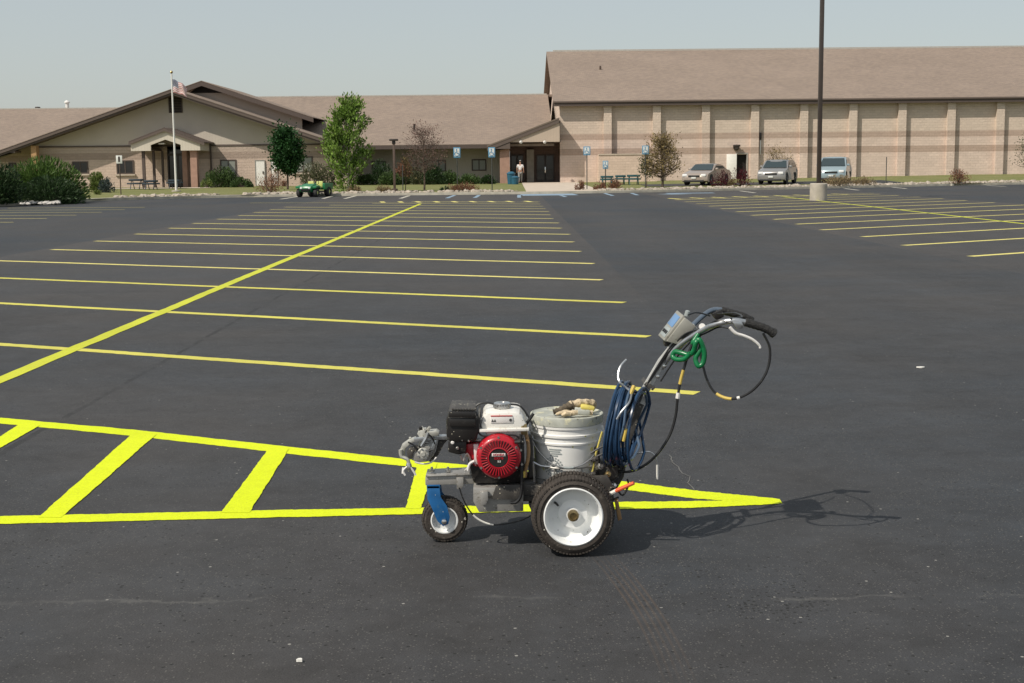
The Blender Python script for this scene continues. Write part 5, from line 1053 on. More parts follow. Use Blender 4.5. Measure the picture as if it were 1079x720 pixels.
# front gun / clutch casting
P3([(421.5, 474), (424, 468), (431, 463), (438, 460.5), (440, 463), (433, 467), (427, 472), (426, 480), (422.5, 480)], 5.665, 5.70, 'cast_grey', 'gun_bracket', .0015, ls)
P3([(429, 476), (433, 471), (439, 469), (441, 472), (436, 476), (434, 483), (430, 482)], 5.67, 5.69, 'frame_dark', 'gun_bracket', .001, ls)
P3([(440, 456), (443, 452.5), (449, 451.5), (449, 454), (460, 453), (463, 455), (462, 458), (452, 459), (449, 464), (444, 472), (440, 471), (444, 461)], 5.67, 5.73, 'cast_grey', 'gun_holder', .0015)
P3([(436, 461.5), (446, 460), (455, 463), (453, 466), (445, 464), (437, 466)], 5.66, 5.68, 'silver', 'gun_plate', .001)
P3([(443, 468), (456, 466), (460, 469), (457, 480), (450, 486), (440, 487), (434, 484), (436, 476)], 5.675, 5.70, 'frame_grey', 'gun_housing', .0015)
P3([(452, 458.5), (474, 458.5), (474, 462.5), (455, 462.5)], 5.68, 5.72, 'silver', 'gun_arm', .001)
P3([(462, 463), (472, 463), (468, 467.5), (462, 479), (455, 487), (452, 486), (459, 476)], 5.70, 5.72, 'frame_dark', 'gun_web', .001)
P3([(457, 464), (460, 464), (458, 473), (454, 480), (452, 478)], 5.665, 5.674, 'silver', 'gun_link', .001)
for q_ in ([(437, 487), (446, 489), (454, 487.5), (460, 482)], [(441, 470), (448, 475), (456, 474)], [(430, 466), (437, 470), (441, 478)], [(448, 455), (455, 461), (458, 468)]):
    mb = MB(); mb.tube(pxpath(q_, 5.66, 4), .0035, 6); mb.build('gun_cable', 'white_metal' if q_[0][0] == 437 else 'cable_black', ls)
c = A(446, 478, 5.65); mb = MB(); mb.lathe(c, (0, -1, 0), [(0, .026), (.008, .026), (.011, .021), (.011, .012), (.016, .009), (.016, 0)], 24); mb.build('gear_cover', 'cast_grey', ls)
for i in range(7):
    a_ = R(i * 51); q = c + Vector((math.cos(a_) * .0215, -.008, math.sin(a_) * .0215)); mb = MB(); mb.lathe(q, (0, -1, 0), [(0, .0035), (.007, .0045), (.007, 0)], 6); mb.build('bolt', 'silver', ls)
for (x0, y0, x1, y1, rr) in ((444, 456, 443, 450, .009), (450, 454, 453, 450, .008), (433, 467, 432, 461, .006), (444, 450, 447, 453, .006)):
    mb = MB(); mb.tube([A(x0, y0, 5.69), A(x1, y1, 5.68)], [rr, rr * .8], 8); mb.build('adjusting_knob', 'cast_grey' if rr < .009 else 'engine_black', ls)
mb = MB(); mb.tube(pxpath([(444, 470), (449, 462), (451, 456)], 5.65, 4), .007, 8); mb.build('lever', 'silver', ls)
mb = MB(); mb.tube(pxpath([(422, 474), (423, 481), (429, 484), (431, 489)], 5.66, 4), .008, 8); mb.build('gun_elbow', 'cast_grey', ls)
mb = MB(); mb.lathe(A(431, 492, 5.66), (.1, 0, -1), [(-.02, .007), (-.01, .012), (.006, .012), (.01, .007), (.02, .007), (.02, 0)], 12); mb.build('spray_nozzle', 'chrome', ls)
mb = MB(); mb.tube(pxpath([(430, 491), (425, 496), (427, 501)], 5.655, 3), .0045, 6); mb.tube(pxpath([(432, 492), (436, 497), (438, 501)], 5.655, 3), .0045, 6); mb.tube(pxpath([(425, 493), (424.5, 499)], 5.66, 3), .006, 6); mb.build('nozzle_guard', 'white_metal', ls)
# ---- engine
P3([(494, 461), (552, 459), (553, 502), (500, 503), (494, 480)], 5.60, 5.86, 'engine_black', 'crankcase', .012)
P3([(490, 466), (508, 464), (508, 490), (500, 490), (490, 476)], 5.58, 5.66, 'engine_red', 'shroud_side', .008)
P3([(499, 468), (504, 468), (504.5, 489), (500, 489)], 5.565, 5.579, 'white_metal', 'rating_plate', .001)
rc = A(525.5, 481.5, 5.53); mb = MB(); RR = .0935
mb.lathe(rc, (0, -1, 0), [(-.08, RR * .98), (-.01, RR), (.006, RR * .97), (.016, RR * .90), (.022, RR * .80), (.022, RR * .78), (.028, RR * .50), (.030, RR * .44), (.024, RR * .41), (.024, 0)], 64)
rs = mb.build('recoil_starter', 'engine_red', ls, ang=40)
mb = MB(); mb2 = MB()
for i in range(36):
    a_ = 2 * math.pi * i / 36; M4 = Matrix.Translation(rc) @ Matrix.Rotation(a_, 4, 'Y')
    mb.box(-.0019, .0019, -.0300, -.0225, RR * .50, RR * .79, .0008, M4, 1)
mb.build('vent_ribs', 'engine_red', rs)
mb = MB(); mb.lathe(rc, (0, -1, 0), [(.0235, RR * .79), (.0282, RR * .50), (.0284, RR * .48)], 48); mb.build('vent_ring', 'red_dark', rs)
for i in range(6):
    a_ = 2 * math.pi * (i + .5) / 6; q = rc + Vector((math.cos(a_) * RR * .9, -.014, math.sin(a_) * RR * .9)); mb2.lathe(q, (0, -1, 0), [(0, .0055), (.006, .0055), (.006, 0)], 6)
mb2.build('screws', 'engine_metal', rs)
mb = MB(); mb.lathe(rc, (0, -1, 0), [(.024, RR * .42), (.0275, RR * .41), (.0275, 0)], 32); mb.build('badge', 'engine_black', rs)
RX90 = Matrix.Rotation(R(90), 4, 'X')
mb = MB(); mb.box(rc.x - .028, rc.x + .028, rc.y - .0295, rc.y - .0278, rc.z + .008, rc.z + .021, .0005); mb.build('badge_strip', 'white_metal', rs)
text('lettering', 'HONDA', .0125, 'engine_red', rs, Matrix.Translation((rc.x, rc.y - .0301, rc.z + .0145)) @ RX90, bold=.0004)
text('lettering', 'GX160', .013, 'engine_red', rs, Matrix.Translation((rc.x, rc.y - .0281, rc.z - .001)) @ RX90, bold=.0005)
text('lettering', '5.5', .011, 'white_metal', rs, Matrix.Translation((rc.x + .002, rc.y - .0281, rc.z - .014)) @ RX90, bold=.0003)
mb = MB(); q = A(543, 466, 5.52); mb.tube([q, q + Vector((.02, -.012, .004)), q + Vector((.035, -.006, -.004))], [.008, .009, .007], 8); mb.build('starter_handle', 'engine_black', ls)
# fuel tank
P3([(507, 442), (509, 433), (514, 429.5), (545, 429), (550, 432), (554.5, 441), (555, 446.5), (507.5, 448)], 5.56, 5.80, 'tank_white', 'fuel_tank', .014)
P3([(506, 446.3), (557, 445), (557, 448), (506, 449.2)], 5.545, 5.815, 'tank_white', 'tank_seam', .002)
P3([(511, 449), (553, 448), (550, 457), (540, 459), (517, 459)], 5.57, 5.79, 'tank_white', 'tank_bottom', .008)
c = A(529, 430.5, 5.66); mb = MB(); mb.lathe(c, (0, 0, 1), [(-.01, .03), (.004, .03), (.004, .036), (.022, .036), (.026, .032), (.027, .018), (.022, .014), (.022, 0)], 36); mb.build('fuel_cap', 'chrome', ls)
mb = MB()
for i in range(20):
    a_ = 2 * math.pi * i / 20; mb.box(-.0022, .0022, .0345, .038, .006, .020, 0, Matrix.Translation(c) @ Matrix.Rotation(a_, 4, 'Z'))
mb.build('cap_knurl', 'silver', ls)
ty = 5.5592; 
def strip(x0, y0, x1, y1, m, nm, par=ls, Yq=ty):
    a, b = A(x0, y0, Yq), A(x1, y1, Yq); mb = MB(); mb.box(a.x, b.x, Yq - .0025, Yq + .02, b.z, a.z, .0004); mb.build(nm, m, par)
strip(517, 438.0, 540, 438.8, 'red_print', 'warning_label'); strip(517, 439.6, 540.5, 445.6, 'white_metal', 'warning_label')
for x in (519, 521.5): mb = MB(); q = A(x, 443.2, ty); mb.prism([(q.x - .005, q.z - .005), (q.x + .005, q.z - .005), (q.x, q.z + .006)], ty - .004, ty + .01); mb.build('warning_symbol', 'black_print', ls)
q = A(538, 442.6, ty); mb = MB(); mb.lathe((q.x, ty, q.z), (0, -1, 0), [(0, .0), (0, .006), (.004, .006), (.004, 0)], 14); mb.build('warning_symbol', 'black_print', ls)
# air cleaner / muffler block at the front
P3([(471.5, 436), (474, 429), (480, 427), (502, 427.5), (506, 432), (506, 447), (502, 460), (476, 461), (471.5, 455)], 5.54, 5.78, 'engine_black', 'air_cleaner', .012)
P3([(473, 433), (501, 433.8), (502, 440), (472.5, 439.5)], 5.525, 5.55, 'engine_black', 'cleaner_lip', .004)
for i in range(9):
    x = 476 + i * 3; P3([(x, 430.4), (x + 1.8, 430.4), (x + 1.8, 432.4), (x, 432.4)], 5.53, 5.545, 'frame_dark', 'louvre', .0004)
P3([(474, 428.2), (480, 426.4), (501, 427), (504.5, 430.5), (474, 431.5)], 5.545, 5.775, 'frame_dark', 'cleaner_cap', .004)
P3([(473.5, 440.5), (501, 441), (501, 450), (473.5, 449.5)], 5.531, 5.541, 'engine_black', 'cleaner_panel', .004)
mb = MB()
for py in (440.2,):
    a, b = A(472.5, py, 5.53), A(503, py + .3, 5.53); mb.box(a.x, b.x, 5.531, 5.545, a.z - .003, a.z + .003, .001)
mb.build('heat_rib', 'engine_metal', ls)
P3([(473, 461), (492, 461), (492, 474), (484, 476), (473, 473)], 5.56, 5.70, 'engine_black', 'carburettor', .006)
for x, y, rr, m in ((477, 466, .008, 'white_metal'), (482, 472, .007, 'engine_metal'), (487, 463, .006, 'engine_metal'), (494, 464, .006, 'chrome'), (497, 462, .005, 'brass')):
    mb = MB(); mb.lathe(A(x, y, 5.555), (0, -1, 0), [(0, rr), (.012, rr), (.015, rr * .6), (.015, 0)], 8); mb.build('fitting', m, ls)
mb = MB(); mb.tube(pxpath([(485, 480), (488, 486), (492, 478), (496, 488), (490, 496)], 5.57, 4), .005, 6); mb.build('oil_filler', 'engine_metal', ls)
mb = MB(); mb.tube(pxpath([(493, 496), (495, 489), (500, 486)], 5.56, 4), .006, 8); mb.build('drain_spout', 'white_metal', ls)
mb = MB(); mb.tube(pxpath([(500, 447), (506, 458), (515, 459.5), (540, 458.5), (548, 462)], 5.555, 4), .004, 6); mb.tube(pxpath([(496, 434), (504, 426), (514, 424.5), (524, 427)], 5.66, 4), .005, 6); mb.tube(pxpath([(538, 426), (548, 428), (556, 438), (561, 447)], 5.66, 5), .0045, 6); mb.build('spark_cable', 'cable_black', ls)
P3([(544, 462), (552, 461), (553, 492), (546, 494)], 5.545, 5.60, 'engine_black', 'control_panel', .004)
for x, y in ((548, 466), (549, 474), (547, 482), (550, 489)): mb = MB(); mb.lathe(A(x, y, 5.54), (0, -1, 0), [(0, .006), (.012, .005), (.012, 0)], 8); mb.build('switch', 'chrome', ls)
# suction and return tubes between engine and bucket
P3([(549, 447), (555, 446), (556, 457), (549, 458)], 5.56, 5.60, 'brass', 'tube_fitting', .004)
mb = MB(); mb.tube(pxpath([(554, 457), (556.5, 468), (556.5, 482), (554, 494), (553, 503)], 5.575, 6), .008, 8); mb.build('suction_tube', 'tan_tube', ls)
mb = MB(); mb.tube(pxpath([(551, 452), (558, 442), (562, 436)], 5.60, 5), .007, 8); mb.tube(pxpath([(549, 458), (548, 480), (550, 500), (549, 521), (544, 529), (538, 530)], 5.545, 6), .007, 8); mb.build('return_tube', 'cable_black', ls)
mb = MB(); mb.tube(pxpath([(552, 497), (551.5, 503)], 5.55, 3), .008, 8); mb.build('tube_end', 'yellow_tape', ls)
P3([(556, 460), (561, 458), (563, 500), (557, 502)], 5.62, 5.70, 'frame_dark', 'pump_column', .004)
P3([(566, 474), (572, 470), (574, 516), (566, 516)], 5.78, 5.86, 'engine_red', 'pump_motor', .01)
mb = MB(); mb.tube(pxpath([(562, 487), (563, 508)], 5.575, 3), .004, 6); mb.tube(pxpath([(562, 487), (570, 491), (580, 492)], 5.575, 3), .004, 6); mb.build('rack_strut', 'silver', ls)
# low drooping lead from the front bracket to the axle
cab = pxpath([(484, 514), (489, 528), (497, 541), (507, 549), (520, 553), (536, 551.5), (550, 548), (562, 542)], 5.60, 6)
mb = MB(); mb.tube(cab, .0032, 6); lead = mb.build('sensor_lead', 'cable_black', ls)
mb = MB(); mb.tube(cab[13:25], .0042, 6); mb.build('tape', 'white_tape', lead)
# ---- handle
stem_low = [(644, 512), (652, 487), (660, 462), (668, 440), (674, 425)]
stem = [(674, 425), (680, 411), (697, 381), (715, 358), (733, 344)]
for Yq in (5.70, 5.80):
    mb = MB(); pts_ = [A(x, y, Yq) for x, y in stem]; L1, L2 = [], []
    for i, p in enumerate(pts_):
        i_ = i; d = (pts_[min(i + 1, len(pts_) - 1)] - pts_[max(i - 1, 0)]).normalized(); nn = Vector((-d.z, 0, d.x)) * (.020 - .006 * i / 4); L1.append((p.x + nn.x, p.z + nn.z)); L2.append((p.x - nn.x, p.z - nn.z))
    mb.prism(L1 + L2[::-1], Yq - .003, Yq + .003, .0008); mb.build('handle_stem', 'stem_alloy', ls)
for Yq in (5.705, 5.795):
    pts_ = [A(x, y, Yq) for x, y in stem_low]; L1, L2 = [], []
    for i, p in enumerate(pts_):
        d = (pts_[min(i + 1, 4)] - pts_[max(i - 1, 0)]).normalized(); nn = Vector((-d.z, 0, d.x)) * (.024 - .004 * i / 4); L1.append((p.x + nn.x, p.z + nn.z)); L2.append((p.x - nn.x, p.z - nn.z))
    mb = MB(); mb.prism(L1 + L2[::-1], Yq - .0035, Yq + .0035, .0008); mb.build('handle_foot', 'frame_dark', ls)
for x, y in ((700, 386), (693, 397), (712, 362), (686, 408)):
    mb = MB(); mb.lathe(A(x, y, 5.697), (0, -1, 0), [(0, .009), (.006, .009), (.008, .005), (.008, 0)], 6); mb.build('bolt', 'chrome', ls)
P3([(677, 403), (680, 400), (689, 406), (686, 409)], 5.68, 5.82, 'frame_dark', 'clamp', .001)
P3([(706, 350), (722, 342), (735, 347), (716, 368), (708, 371), (702, 363)], 5.715, 5.785, 'box_grey', 'control_bracket', .004)
nb_ = [(697, 388, 5.72), (703, 379, 5.70), (716, 364, 5.66), (737, 350, 5.60), (754, 342, 5.53), (772, 338, 5.50), (787, 340, 5.50)]
fb_ = [(694, 386, 5.80), (701, 377, 5.84), (712, 362, 5.88), (731, 342, 5.94), (744, 330.5, 5.98), (753, 326.5, 6.0), (761, 327, 6.0)]
mb = MB(); mb.tube(pxpath(nb_, k=6), .0115, 12); mb.build('handlebar', 'silver', ls)
mb = MB(); mb.tube(pxpath(fb_, k=6), .0115, 12); mb.build('handlebar', 'steel_blue', ls)
for path in ([(785, 339.5, 5.50), (795, 342.5, 5.50), (806, 346, 5.50), (815, 351, 5.50)], [(760, 327, 6.0), (771, 330, 6.0), (783, 333.5, 6.0), (791, 338, 6.0)]):
    q = pxpath(path, k=5); n_ = len(q); mb = MB(); mb.tube(q, [.0165 + .0015 * (i % 2) for i in range(n_)], 14)
    mb.lathe(q[-1], (q[-1] - q[-3]), [(-.008, .0), (-.008, .020), (.006, .020), (.010, .012), (.010, 0)], 16); mb.build('grip', 'grip', ls, ang=60)
mb = MB(); mb.tube(pxpath([(769, 345), (775, 351), (784, 354), (793, 358), (800, 364), (801, 367)], 5.475, 5), [.007] * 6 + [.006] * 14 + [.005] * 6, 8); mb.build('brake_lever', 'white_metal', ls)
P3([(771, 339), (781, 338), (783, 345), (776, 347)], 5.478, 5.52, 'silver', 'lever_mount', .003)
P3([(749, 330), (760, 325), (762, 333), (754, 337)], 5.96, 6.03, 'engine_black', 'trigger_mount', .004)
c = A(740, 344.5, 5.60); mb = MB(); mb.lathe(c, (-.1, -1, .2), [(-.02, .012), (0, .015), (.008, .013), (.008, 0)], 10); mb.build('knob', 'white_metal', ls)
# control box: screen plate on the outside of a wedge body
def boxed():
    p = [A(719, 332.5, 5.74), A(731, 342, 5.74), (A(713.5, 361, 5.74)), A(700, 357.5, 5.74)]
    mb = MB(); mb.prism([(q.x, q.z) for q in p], 5.66, 5.84, .004); bx = mb.build('control_box', 'box_grey', ls)
    u = (p[0] - p[3]); ul = u.length; u.normalize(); nrm = Vector((-u.z, 0, u.x)); 
    c0 = (p[0] + p[3]) / 2
    rot = Matrix.Rotation(R(-20), 3, u)     # the lid stands off and is turned towards the camera
    M4 = Matrix.Translation(c0 + nrm * .012 + Vector((0, -.012, 0))) @ Matrix((( u.x, 0, nrm.x, 0), (u.y, 1, nrm.y, 0), (u.z, 0, nrm.z, 0), (0, 0, 0, 1))) @ Matrix.Rotation(R(9), 4, 'X')
    mb = MB(); mb.box(-ul / 2 - .004, ul / 2 + .004, -.055, .055, -.008, .006, .004, M4); mb.build('lid', 'box_grey', bx)
    mb = MB(); mb.box(-ul * .02, ul * .42, -.042, .042, .0065, .0085, .001, M4); mb.build('screen', 'panel_blue', bx)
    mb = MB(); mb.box(-ul * .44, -ul * .08, -.04, .04, .0065, .008, .001, M4); mb.build('label', 'print_grey', bx)
    mb = MB()
    for yy in (-.024, 0, .024): mb.box(-ul * .32, -ul * .2, yy - .008, yy + .008, .0081, .012, .002, M4)
    mb.build('switch', 'engine_black', bx)
boxed()
mb = MB(); mb.lathe(A(724, 331, 5.76), (.3, 0, 1), [(-.01, .011), (.012, .011), (.016, .006), (.016, 0)], 10); mb.build('knob', 'print_grey', ls)
P3([(699, 359), (706, 358), (706.5, 363), (700, 364.5)], 5.70, 5.76, 'engine_black', 'cable_gland', .002)
cab1 = [[(744, 346, 5.58), (722, 352, 5.64), (704, 372, 5.685), (690, 391, 5.685), (679, 411, 5.68), (671, 430, 5.66)], [(730, 349, 5.62), (710, 362, 5.68), (698, 378, 5.688), (684, 401, 5.688), (674, 424, 5.67)], [(725, 332, 5.75), (733, 329.5, 5.8), (742, 331, 5.85), (748, 333, 5.9)], [(742, 349, 5.6), (720, 356, 5.66), (706, 371, 5.69), (690, 394, 5.685), (672, 420, 5.685), (658, 440, 5.68)],
        [(770, 340, 5.49), (755, 338, 5.52), (744, 345, 5.57), (730, 358, 5.62), (712, 378, 5.67), (696, 402, 5.68)], [(770, 336, 5.49), (782, 334, 5.6), (774, 330, 5.8), (756, 331, 5.95)], [(768, 346, 5.49), (757, 345, 5.53), (744, 351, 5.58), (730, 357, 5.62)],
        [(636, 497, 5.66), (652, 492, 5.66), (660, 480, 5.68), (664, 462, 5.70)], [(628, 508, 5.6), (640, 510, 5.6), (652, 503, 5.62), (658, 490, 5.65)]]
for q in cab1: mb = MB(); mb.tube(pxpath(q, k=6), .0036, 6); mb.build('control_cable', 'cable_black', ls)
loop = pxpath([(804, 351, 5.50), (811, 366, 5.50), (810, 385, 5.50), (802, 402, 5.50), (788, 415, 5.52), (771, 420.5, 5.54), (755, 415, 5.58), (746, 402, 5.60), (741, 386, 5.62), (738, 372, 5.64), (737, 352, 5.64)], k=6)
mb = MB(); mb.tube(loop, .0055, 8); lo_ = mb.build('control_cable', 'cable_black', ls); mb = MB(); mb.tube(loop[30:37], .0066, 8); mb.build('tape', 'yellow_tape', lo_)
mb = MB(); mb.tube(loop[27:29], .0066, 8); mb.build('tape', 'white_tape', lo_)
gh = pxpath([(736, 350, 5.62), (728, 366, 5.62), (722, 384, 5.62), (717, 402, 5.62), (714, 420, 5.62), (712, 438, 5.62), (706, 458, 5.62), (694, 477, 5.62), (680, 490, 5.63), (664, 497, 5.65), (648, 496, 5.67), (634, 490, 5.69)], k=6)
mb = MB(); mb.tube(gh, .0058, 8); go_ = mb.build('paint_hose', 'cable_black', ls); mb = MB(); mb.tube(gh[14:20], .0068, 8); mb.build('tape', 'yellow_tape', go_); mb = MB(); mb.tube(gh[22:25], .009, 8); mb.build('coupling', 'white_metal', go_)
# bits round the handle foot
mb = MB(); mb.tube([A(646, 519, 5.56), A(652, 516, 5.55), A(668, 509, 5.52)], [.007, .009, .0075], 8); hd = mb.build('flag_stick', 'orange', ls); mb = MB(); mb.tube([A(643, 520.5, 5.565), A(650, 517, 5.554)], .0085, 8); mb.build('tape', 'white_tape', hd)
P3([(647.5, 527), (651, 526), (655, 546), (651, 548)], 5.56, 5.60, 'tan_tube', 'mud_strap', .002)
for x, y, rr, m in ((632, 492, .014, 'engine_metal'), (627, 484, .012, 'frame_dark'), (640, 500, .013, 'brass'), (633, 506, .010, 'engine_metal'), (646, 512, .012, 'chrome'), (624, 500, .011, 'frame_dark'), (638, 478, .009, 'engine_black')):
    mb = MB(); mb.lathe(A(x, y, 5.61), (.3, -1, .4), [(-.03, rr * .8), (0, rr), (.012, rr), (.014, rr * .6), (.024, rr * .5), (.024, 0)], 8); mb.build('fitting', m, ls)
P3([(625, 470), (631, 468), (633, 500), (626, 502)], 5.66, 5.73, 'frame_dark', 'filter_body', .006)
P3([(630, 488), (646, 482), (650, 486), (650, 500), (632, 503)], 5.64, 5.78, 'frame_dark', 'valve_block', .004)
for q in ([(622, 478), (630, 473), (637, 470)], [(622, 485), (631, 480), (638, 477)], [(650, 515), (656, 522), (662, 512), (661, 505)], [(634, 520), (642, 527), (652, 524)]):
    mb = MB(); mb.tube(pxpath(q, 5.62, 4), .0045, 6); mb.build('fitting_wire', 'cable_black', ls)
mb = MB(); mb.tube(pxpath([(660, 379, 5.62), (654, 386, 5.6), (651.5, 395, 5.58), (653, 403, 5.56), (660, 409, 5.56), (665, 414, 5.54), (663, 424, 5.46), (655, 434, 5.44), (650, 442, 5.44)], 5.66, 6), .0048, 8); mb.build('hose_hook', 'silver', ls)
mb = MB(); mb.tube(pxpath([(664, 481), (676, 477), (685, 476.5), (691, 482), (692.5, 492)], 5.72, 6), .003, 6); wr = mb.build('sight_wire', 'silver', ls); mb = MB(); mb.tube([A(692.5, 490, 5.72), A(692.5, 505, 5.72)], .005, 6); mb.build('tip', 'white_tape', wr)
P3([(656, 405), (665, 402), (668, 412), (660, 418)], 5.69, 5.76, 'silver', 'hook_plate', .003)

# ------------------------------------------------------------------ bucket on the machine
lt = A(598, 438, 5.755).z
bk = thing('paint_bucket', (bc.x, bc.y, lt - .37), 'white plastic paint bucket with dusty grey lid riding on the striping machine', 'bucket')
z0 = lt - .375
prof = [(0, 0), (0, .128), (.004, .131), (.27, .144), (.272, .149), (.280, .150), (.282, .145), (.302, .1455), (.304, .152), (.314, .153), (.316, .147), (.338, .148), (.340, .153), (.350, .154), (.352, .149), (.372, .150), (.372, .145), (.02, .125), (.02, 0)]
mb = MB(); mb.lathe((bc.x, bc.y, z0), (0, 0, 1), prof, 72); mb.build('body', 'bucket_white', bk, ang=40)
mb = MB(); mb.lathe((bc.x, bc.y, z0 + .352), (0, 0, 1), [(0, .1515), (0, .1555), (.030, .1575), (.036, .156), (.038, .150), (.034, .146), (.031, .140), (.031, 0)], 72); lid = mb.build('lid', 'lid_grey', bk, ang=40)

mb = MB(); hp = []
for i in range(25):
    a_ = R(180 + i * 7.5); ca, sa = math.cos(a_), math.sin(a_); hp.append((bc.x + ca * .159, bc.y + sa * .158, z0 + .31 - .13 * abs(sa) ** 1.3))
mb.tube(hp, .003, 6); bail = mb.build('bail', 'silver', bk)
mb = MB(); q = hp[15]; mb.tube(hp[11:14], .0055, 8); mb.build('bail_grip', 'print_grey', bail)
for s in (-1, 1): mb = MB(); mb.lathe((bc.x + s * .147, bc.y, z0 + .31), (s, 0, 0), [(0, .022), (.010, .020), (.013, .008), (.013, 0)], 14); mb.build('ear', 'bucket_white', bk)
def wrap(mb, a0, a1, z0_, z1_, k=8, rr=lambda z: .131 + (z) / .27 * .013 + .0012):
    V = []; 
    for i in range(k + 1):
        a_ = R(a0 + (a1 - a0) * i / k)
        for z in (z0_, z1_):
            for d in (0, .0008): r_ = rr(z) + d; V.append((bc.x + math.cos(a_) * r_, bc.y + math.sin(a_) * r_, z0 + z))
    F = []
    for i in range(k):
        o = i * 4; F += [(o + 1, o + 5, o + 7, o + 3), (o, o + 2, o + 6, o + 4), (o, o + 4, o + 5, o + 1), (o + 2, o + 3, o + 7, o + 6)]
    F += [(0, 1, 3, 2), (4 * k, 4 * k + 2, 4 * k + 3, 4 * k + 1)]; mb.add(V, F)
mb = MB()
# faded printed panel: stripes, ring emblem
for z_, a0, a1 in ((.252, 236, 258), (.243, 236, 256), (.234, 240, 259), (.225, 238, 252)): wrap(mb, a0, a1, z_, z_ + .005, 5)
cz, ca_ = .178, 243
for i in range(20):
    t0, t1 = R(i * 18), R(i * 18 + 14); 
    for rad in (.040, .030):
        wrap(mb, ca_ + math.degrees(math.cos(t0) * rad / .14) - 1.2, ca_ + math.degrees(math.cos(t0) * rad / .14) + 1.2, cz + math.sin(t0) * rad - .003, cz + math.sin(t0) * rad + .003, 2)
for i in range(7): wrap(mb, ca_ - 8 + i * 2.4, ca_ - 5.5 + i * 2.4, cz - .018 + i * .006, cz - .012 + i * .006, 1)
for i in range(7): wrap(mb, ca_ + 6 - i * 1.2, ca_ + 8 - i * 1.2, cz - .02 + i * .004, cz - .015 + i * .004, 1)
mb.build('print', 'print_grey', bk, smooth=False)
mb = MB(); e0 = R(-24); 
mb.tube([(bc.x + math.cos(e0) * .158, bc.y + math.sin(e0) * .158 - .05, z0 + .325), (bc.x + .118, bc.y - .110, z0 + .23), (bc.x + .095, bc.y - .125, z0 + .12)], .0045, 6); mb.build('strap', 'yellow_rubber', bk)
# rag and hose end on the lid
rg = thing('old_work_gloves', A(606, 424, 5.755), 'dirty tan work gloves crumpled on the bucket lid', 'gloves')
ORG[rg.name] = Vector(rg.location)
tz = z0 + .352 + .036
def onlid(px, dy, h): q = A(px, 420, 5.755 + dy); return Vector((q.x, q.y, tz + h))
nr_ = random.Random(4)
q = spline([onlid(600, -.02, .036), onlid(607, -.02, .042), onlid(614, -.01, .044), onlid(620, .0, .040), onlid(625, .01, .035), onlid(623, .02, .018)], 5); mb = MB(); mb.tube(q, [.016 + .0016 * math.sin(i * 1.1) + .002 * nr_.random() for i in range(len(q))], 12); mb.build('glove', 'cloth_tan', rg, ang=70)
q = spline([onlid(583, -.05, .012), onlid(590, -.045, .018), onlid(597, -.03, .028), onlid(603, -.02, .036)], 5); mb = MB(); mb.tube(q, [.010 + .004 * (i % 3 == 0) + .0006 * i for i in range(len(q))], 10); mb.build('cuff', 'cloth_dark', rg, ang=70)
q = spline([onlid(593, -.09, .010), onlid(602, -.09, .014), onlid(611, -.085, .016), onlid(624, -.075, .012)], 5); mb = MB(); mb.tube(q, [.011 + .0015 * math.sin(i * 1.3) for i in range(len(q))], 10); mb.build('glove', 'cloth_tan', rg, ang=70)
for k_, (xa, xb, dy) in enumerate(((589, 598, -.07), (590, 600, -.055), (592, 601, -.105), (586, 595, -.09))):
    q = spline([onlid(xa, dy, .008), onlid((xa + xb) / 2, dy - .004, .016), onlid(xb, dy, .012)], 4); mb = MB(); mb.tube(q, [.0055, .0065, .007, .0072, .0078, .0078, .0082, .0085, .0085][:len(q)], 8); mb.build('glove_finger', 'cloth_tan', rg, ang=70)
a = onlid(619, -.04, .028); mb = MB(); mb.box(-.030, .030, -.022, .022, -.009, .010, .006, Matrix.Translation(a) @ Matrix.Rotation(R(12), 4, 'Y')); mb.build('yellow_cuff', 'yellow_rubber', rg)
a = onlid(616, -.085, .016); mb = MB(); mb.box(-.03, .022, -.014, .014, -.010, .010, .004, Matrix.Translation(a) @ Matrix.Rotation(R(4), 4, 'Y')); mb.build('grey_cuff', 'lid_grey', rg)

# ------------------------------------------------------------------ coiled hose hanging on the handle
hc = A(660.5, 448, 5.62); q = []
N_ = 23; r_ = random.Random(11)
ux = Vector((math.sin(R(18)) * 1, math.cos(R(18)), 0)); uz = Vector((.10, 0, 1)).normalized(); un = ux.cross(uz).normalized()
for k in range(N_):
    off = (r_.random() - .5) * .115; rad = .138 + r_.random() * .046; ex = 1.06; ph = r_.random() * 6.28; am = r_.uniform(.004, .014); sag = r_.uniform(-.012, .006)
    for i in range(24):
        a_ = 2 * math.pi * i / 24
        q.append((k, hc + ux * math.cos(a_) * rad * .93 + uz * (math.sin(a_) * rad * ex + sag) + un * (off + am * math.sin(a_ + ph))))
pts_ = [x[1] for x in q]; sm_ = []
for i in range(len(pts_)):
    a_, b_ = max(0, i - 2), min(len(pts_), i + 3); s_ = Vector()
    for p in pts_[a_:b_]: s_ += p
    sm_.append(s_ / (b_ - a_))
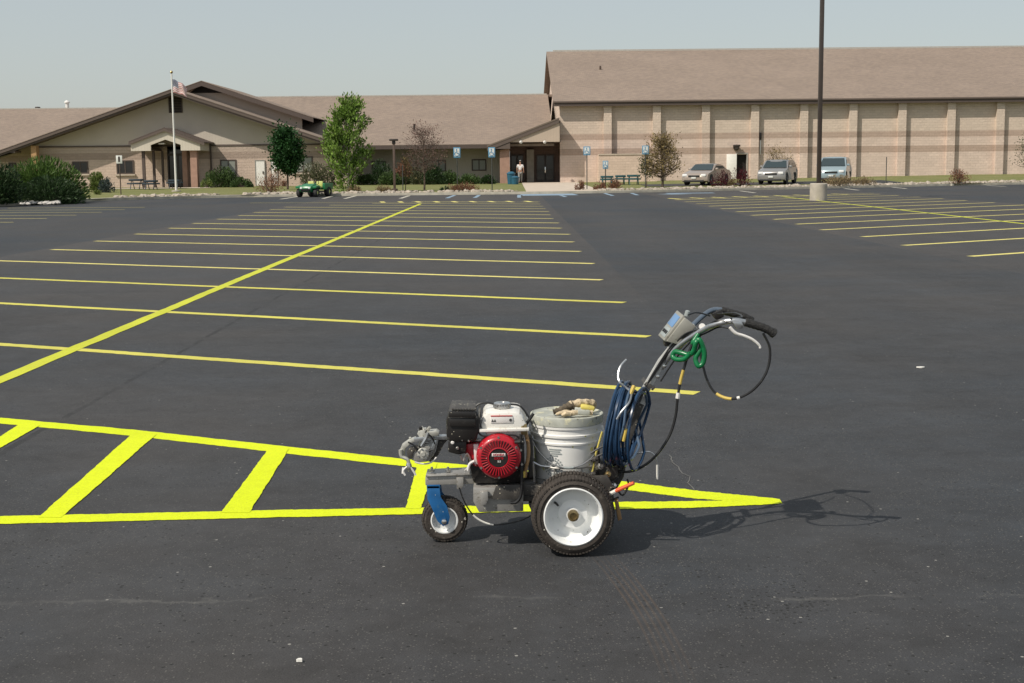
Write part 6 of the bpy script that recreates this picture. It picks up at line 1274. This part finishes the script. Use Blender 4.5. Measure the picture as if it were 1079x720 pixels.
cut = len(sm_) - 24 * 4; hs = MB(); hs.tube(sm_[:cut], .0064, 7); hob = hs.build('coiled_hose', 'hose_blue', None); tag(hob, 'coil of dark blue hose hanging on the handle of the striping machine', 'hose')
mb = MB(); mb.tube(sm_[cut - 1:], .0062, 7); mb.build('highlight_loops', 'hose_pale', hob)  # last loops in paler blue: highlights on the hose put into its colour
mb = MB(); mb.tube(spline([A(648, 488, 5.60), A(652, 470, 5.50), A(657, 450, 5.47), A(660, 425, 5.49), A(664, 410, 5.55)], 6), .0052, 8); mb.build('hose_tail', 'hose_pale', hob)
mb = MB(); mb.tube([A(660, 452, 5.47), A(657, 465, 5.473)], .0068, 8); mb.build('tape', 'yellow_tape', hob); mb = MB(); mb.tube([A(668, 407, 5.55), A(664, 416, 5.53)], .0085, 8); mb.build('tape', 'yellow_tape', hob)
# green elastic cord tangled under the handlebars
gc = MB(); gc.tube(pxpath([(736, 352, 5.60), (730, 362, 5.59), (737, 358, 5.57), (742, 370, 5.57), (741, 382, 5.57), (736, 386, 5.57), (733, 378, 5.58), (737, 370, 5.58), (739, 362, 5.59), (734, 360, 5.57), (731, 370, 5.58), (726, 374, 5.60), (718, 372, 5.62), (711, 371, 5.64), (709, 376, 5.64), (714, 379, 5.62), (722, 378, 5.60), (728, 372, 5.58)], k=5), .0108, 8)
gc = gc.build('bungee_cord', 'green_strap', None, ang=60); tag(gc, 'bright green cord knotted under the handlebars of the striping machine', 'cord')
# litter scrap on the asphalt
for (px, py, w_, lab) in ((970, 388, .035, 'tiny white paper scrap on the asphalt at the right'), (316, 698, .016, 'small whitish crumb on the asphalt at the bottom')):
    g = G(px, py); r_ = random.Random(px); mb = MB(); k = 9; top_ = [(g.x + math.cos(R(i * 40)) * w_ * r_.uniform(.5, 1), g.y + math.sin(R(i * 40)) * w_ * .6 * r_.uniform(.5, 1)) for i in range(k)]
    mb.prism([(x, y) for x, y in top_], .003, .012, 0, axis='Z'); o = mb.build('paper_scrap', 'white_tape', None, smooth=False); tag(o, lab, 'litter')
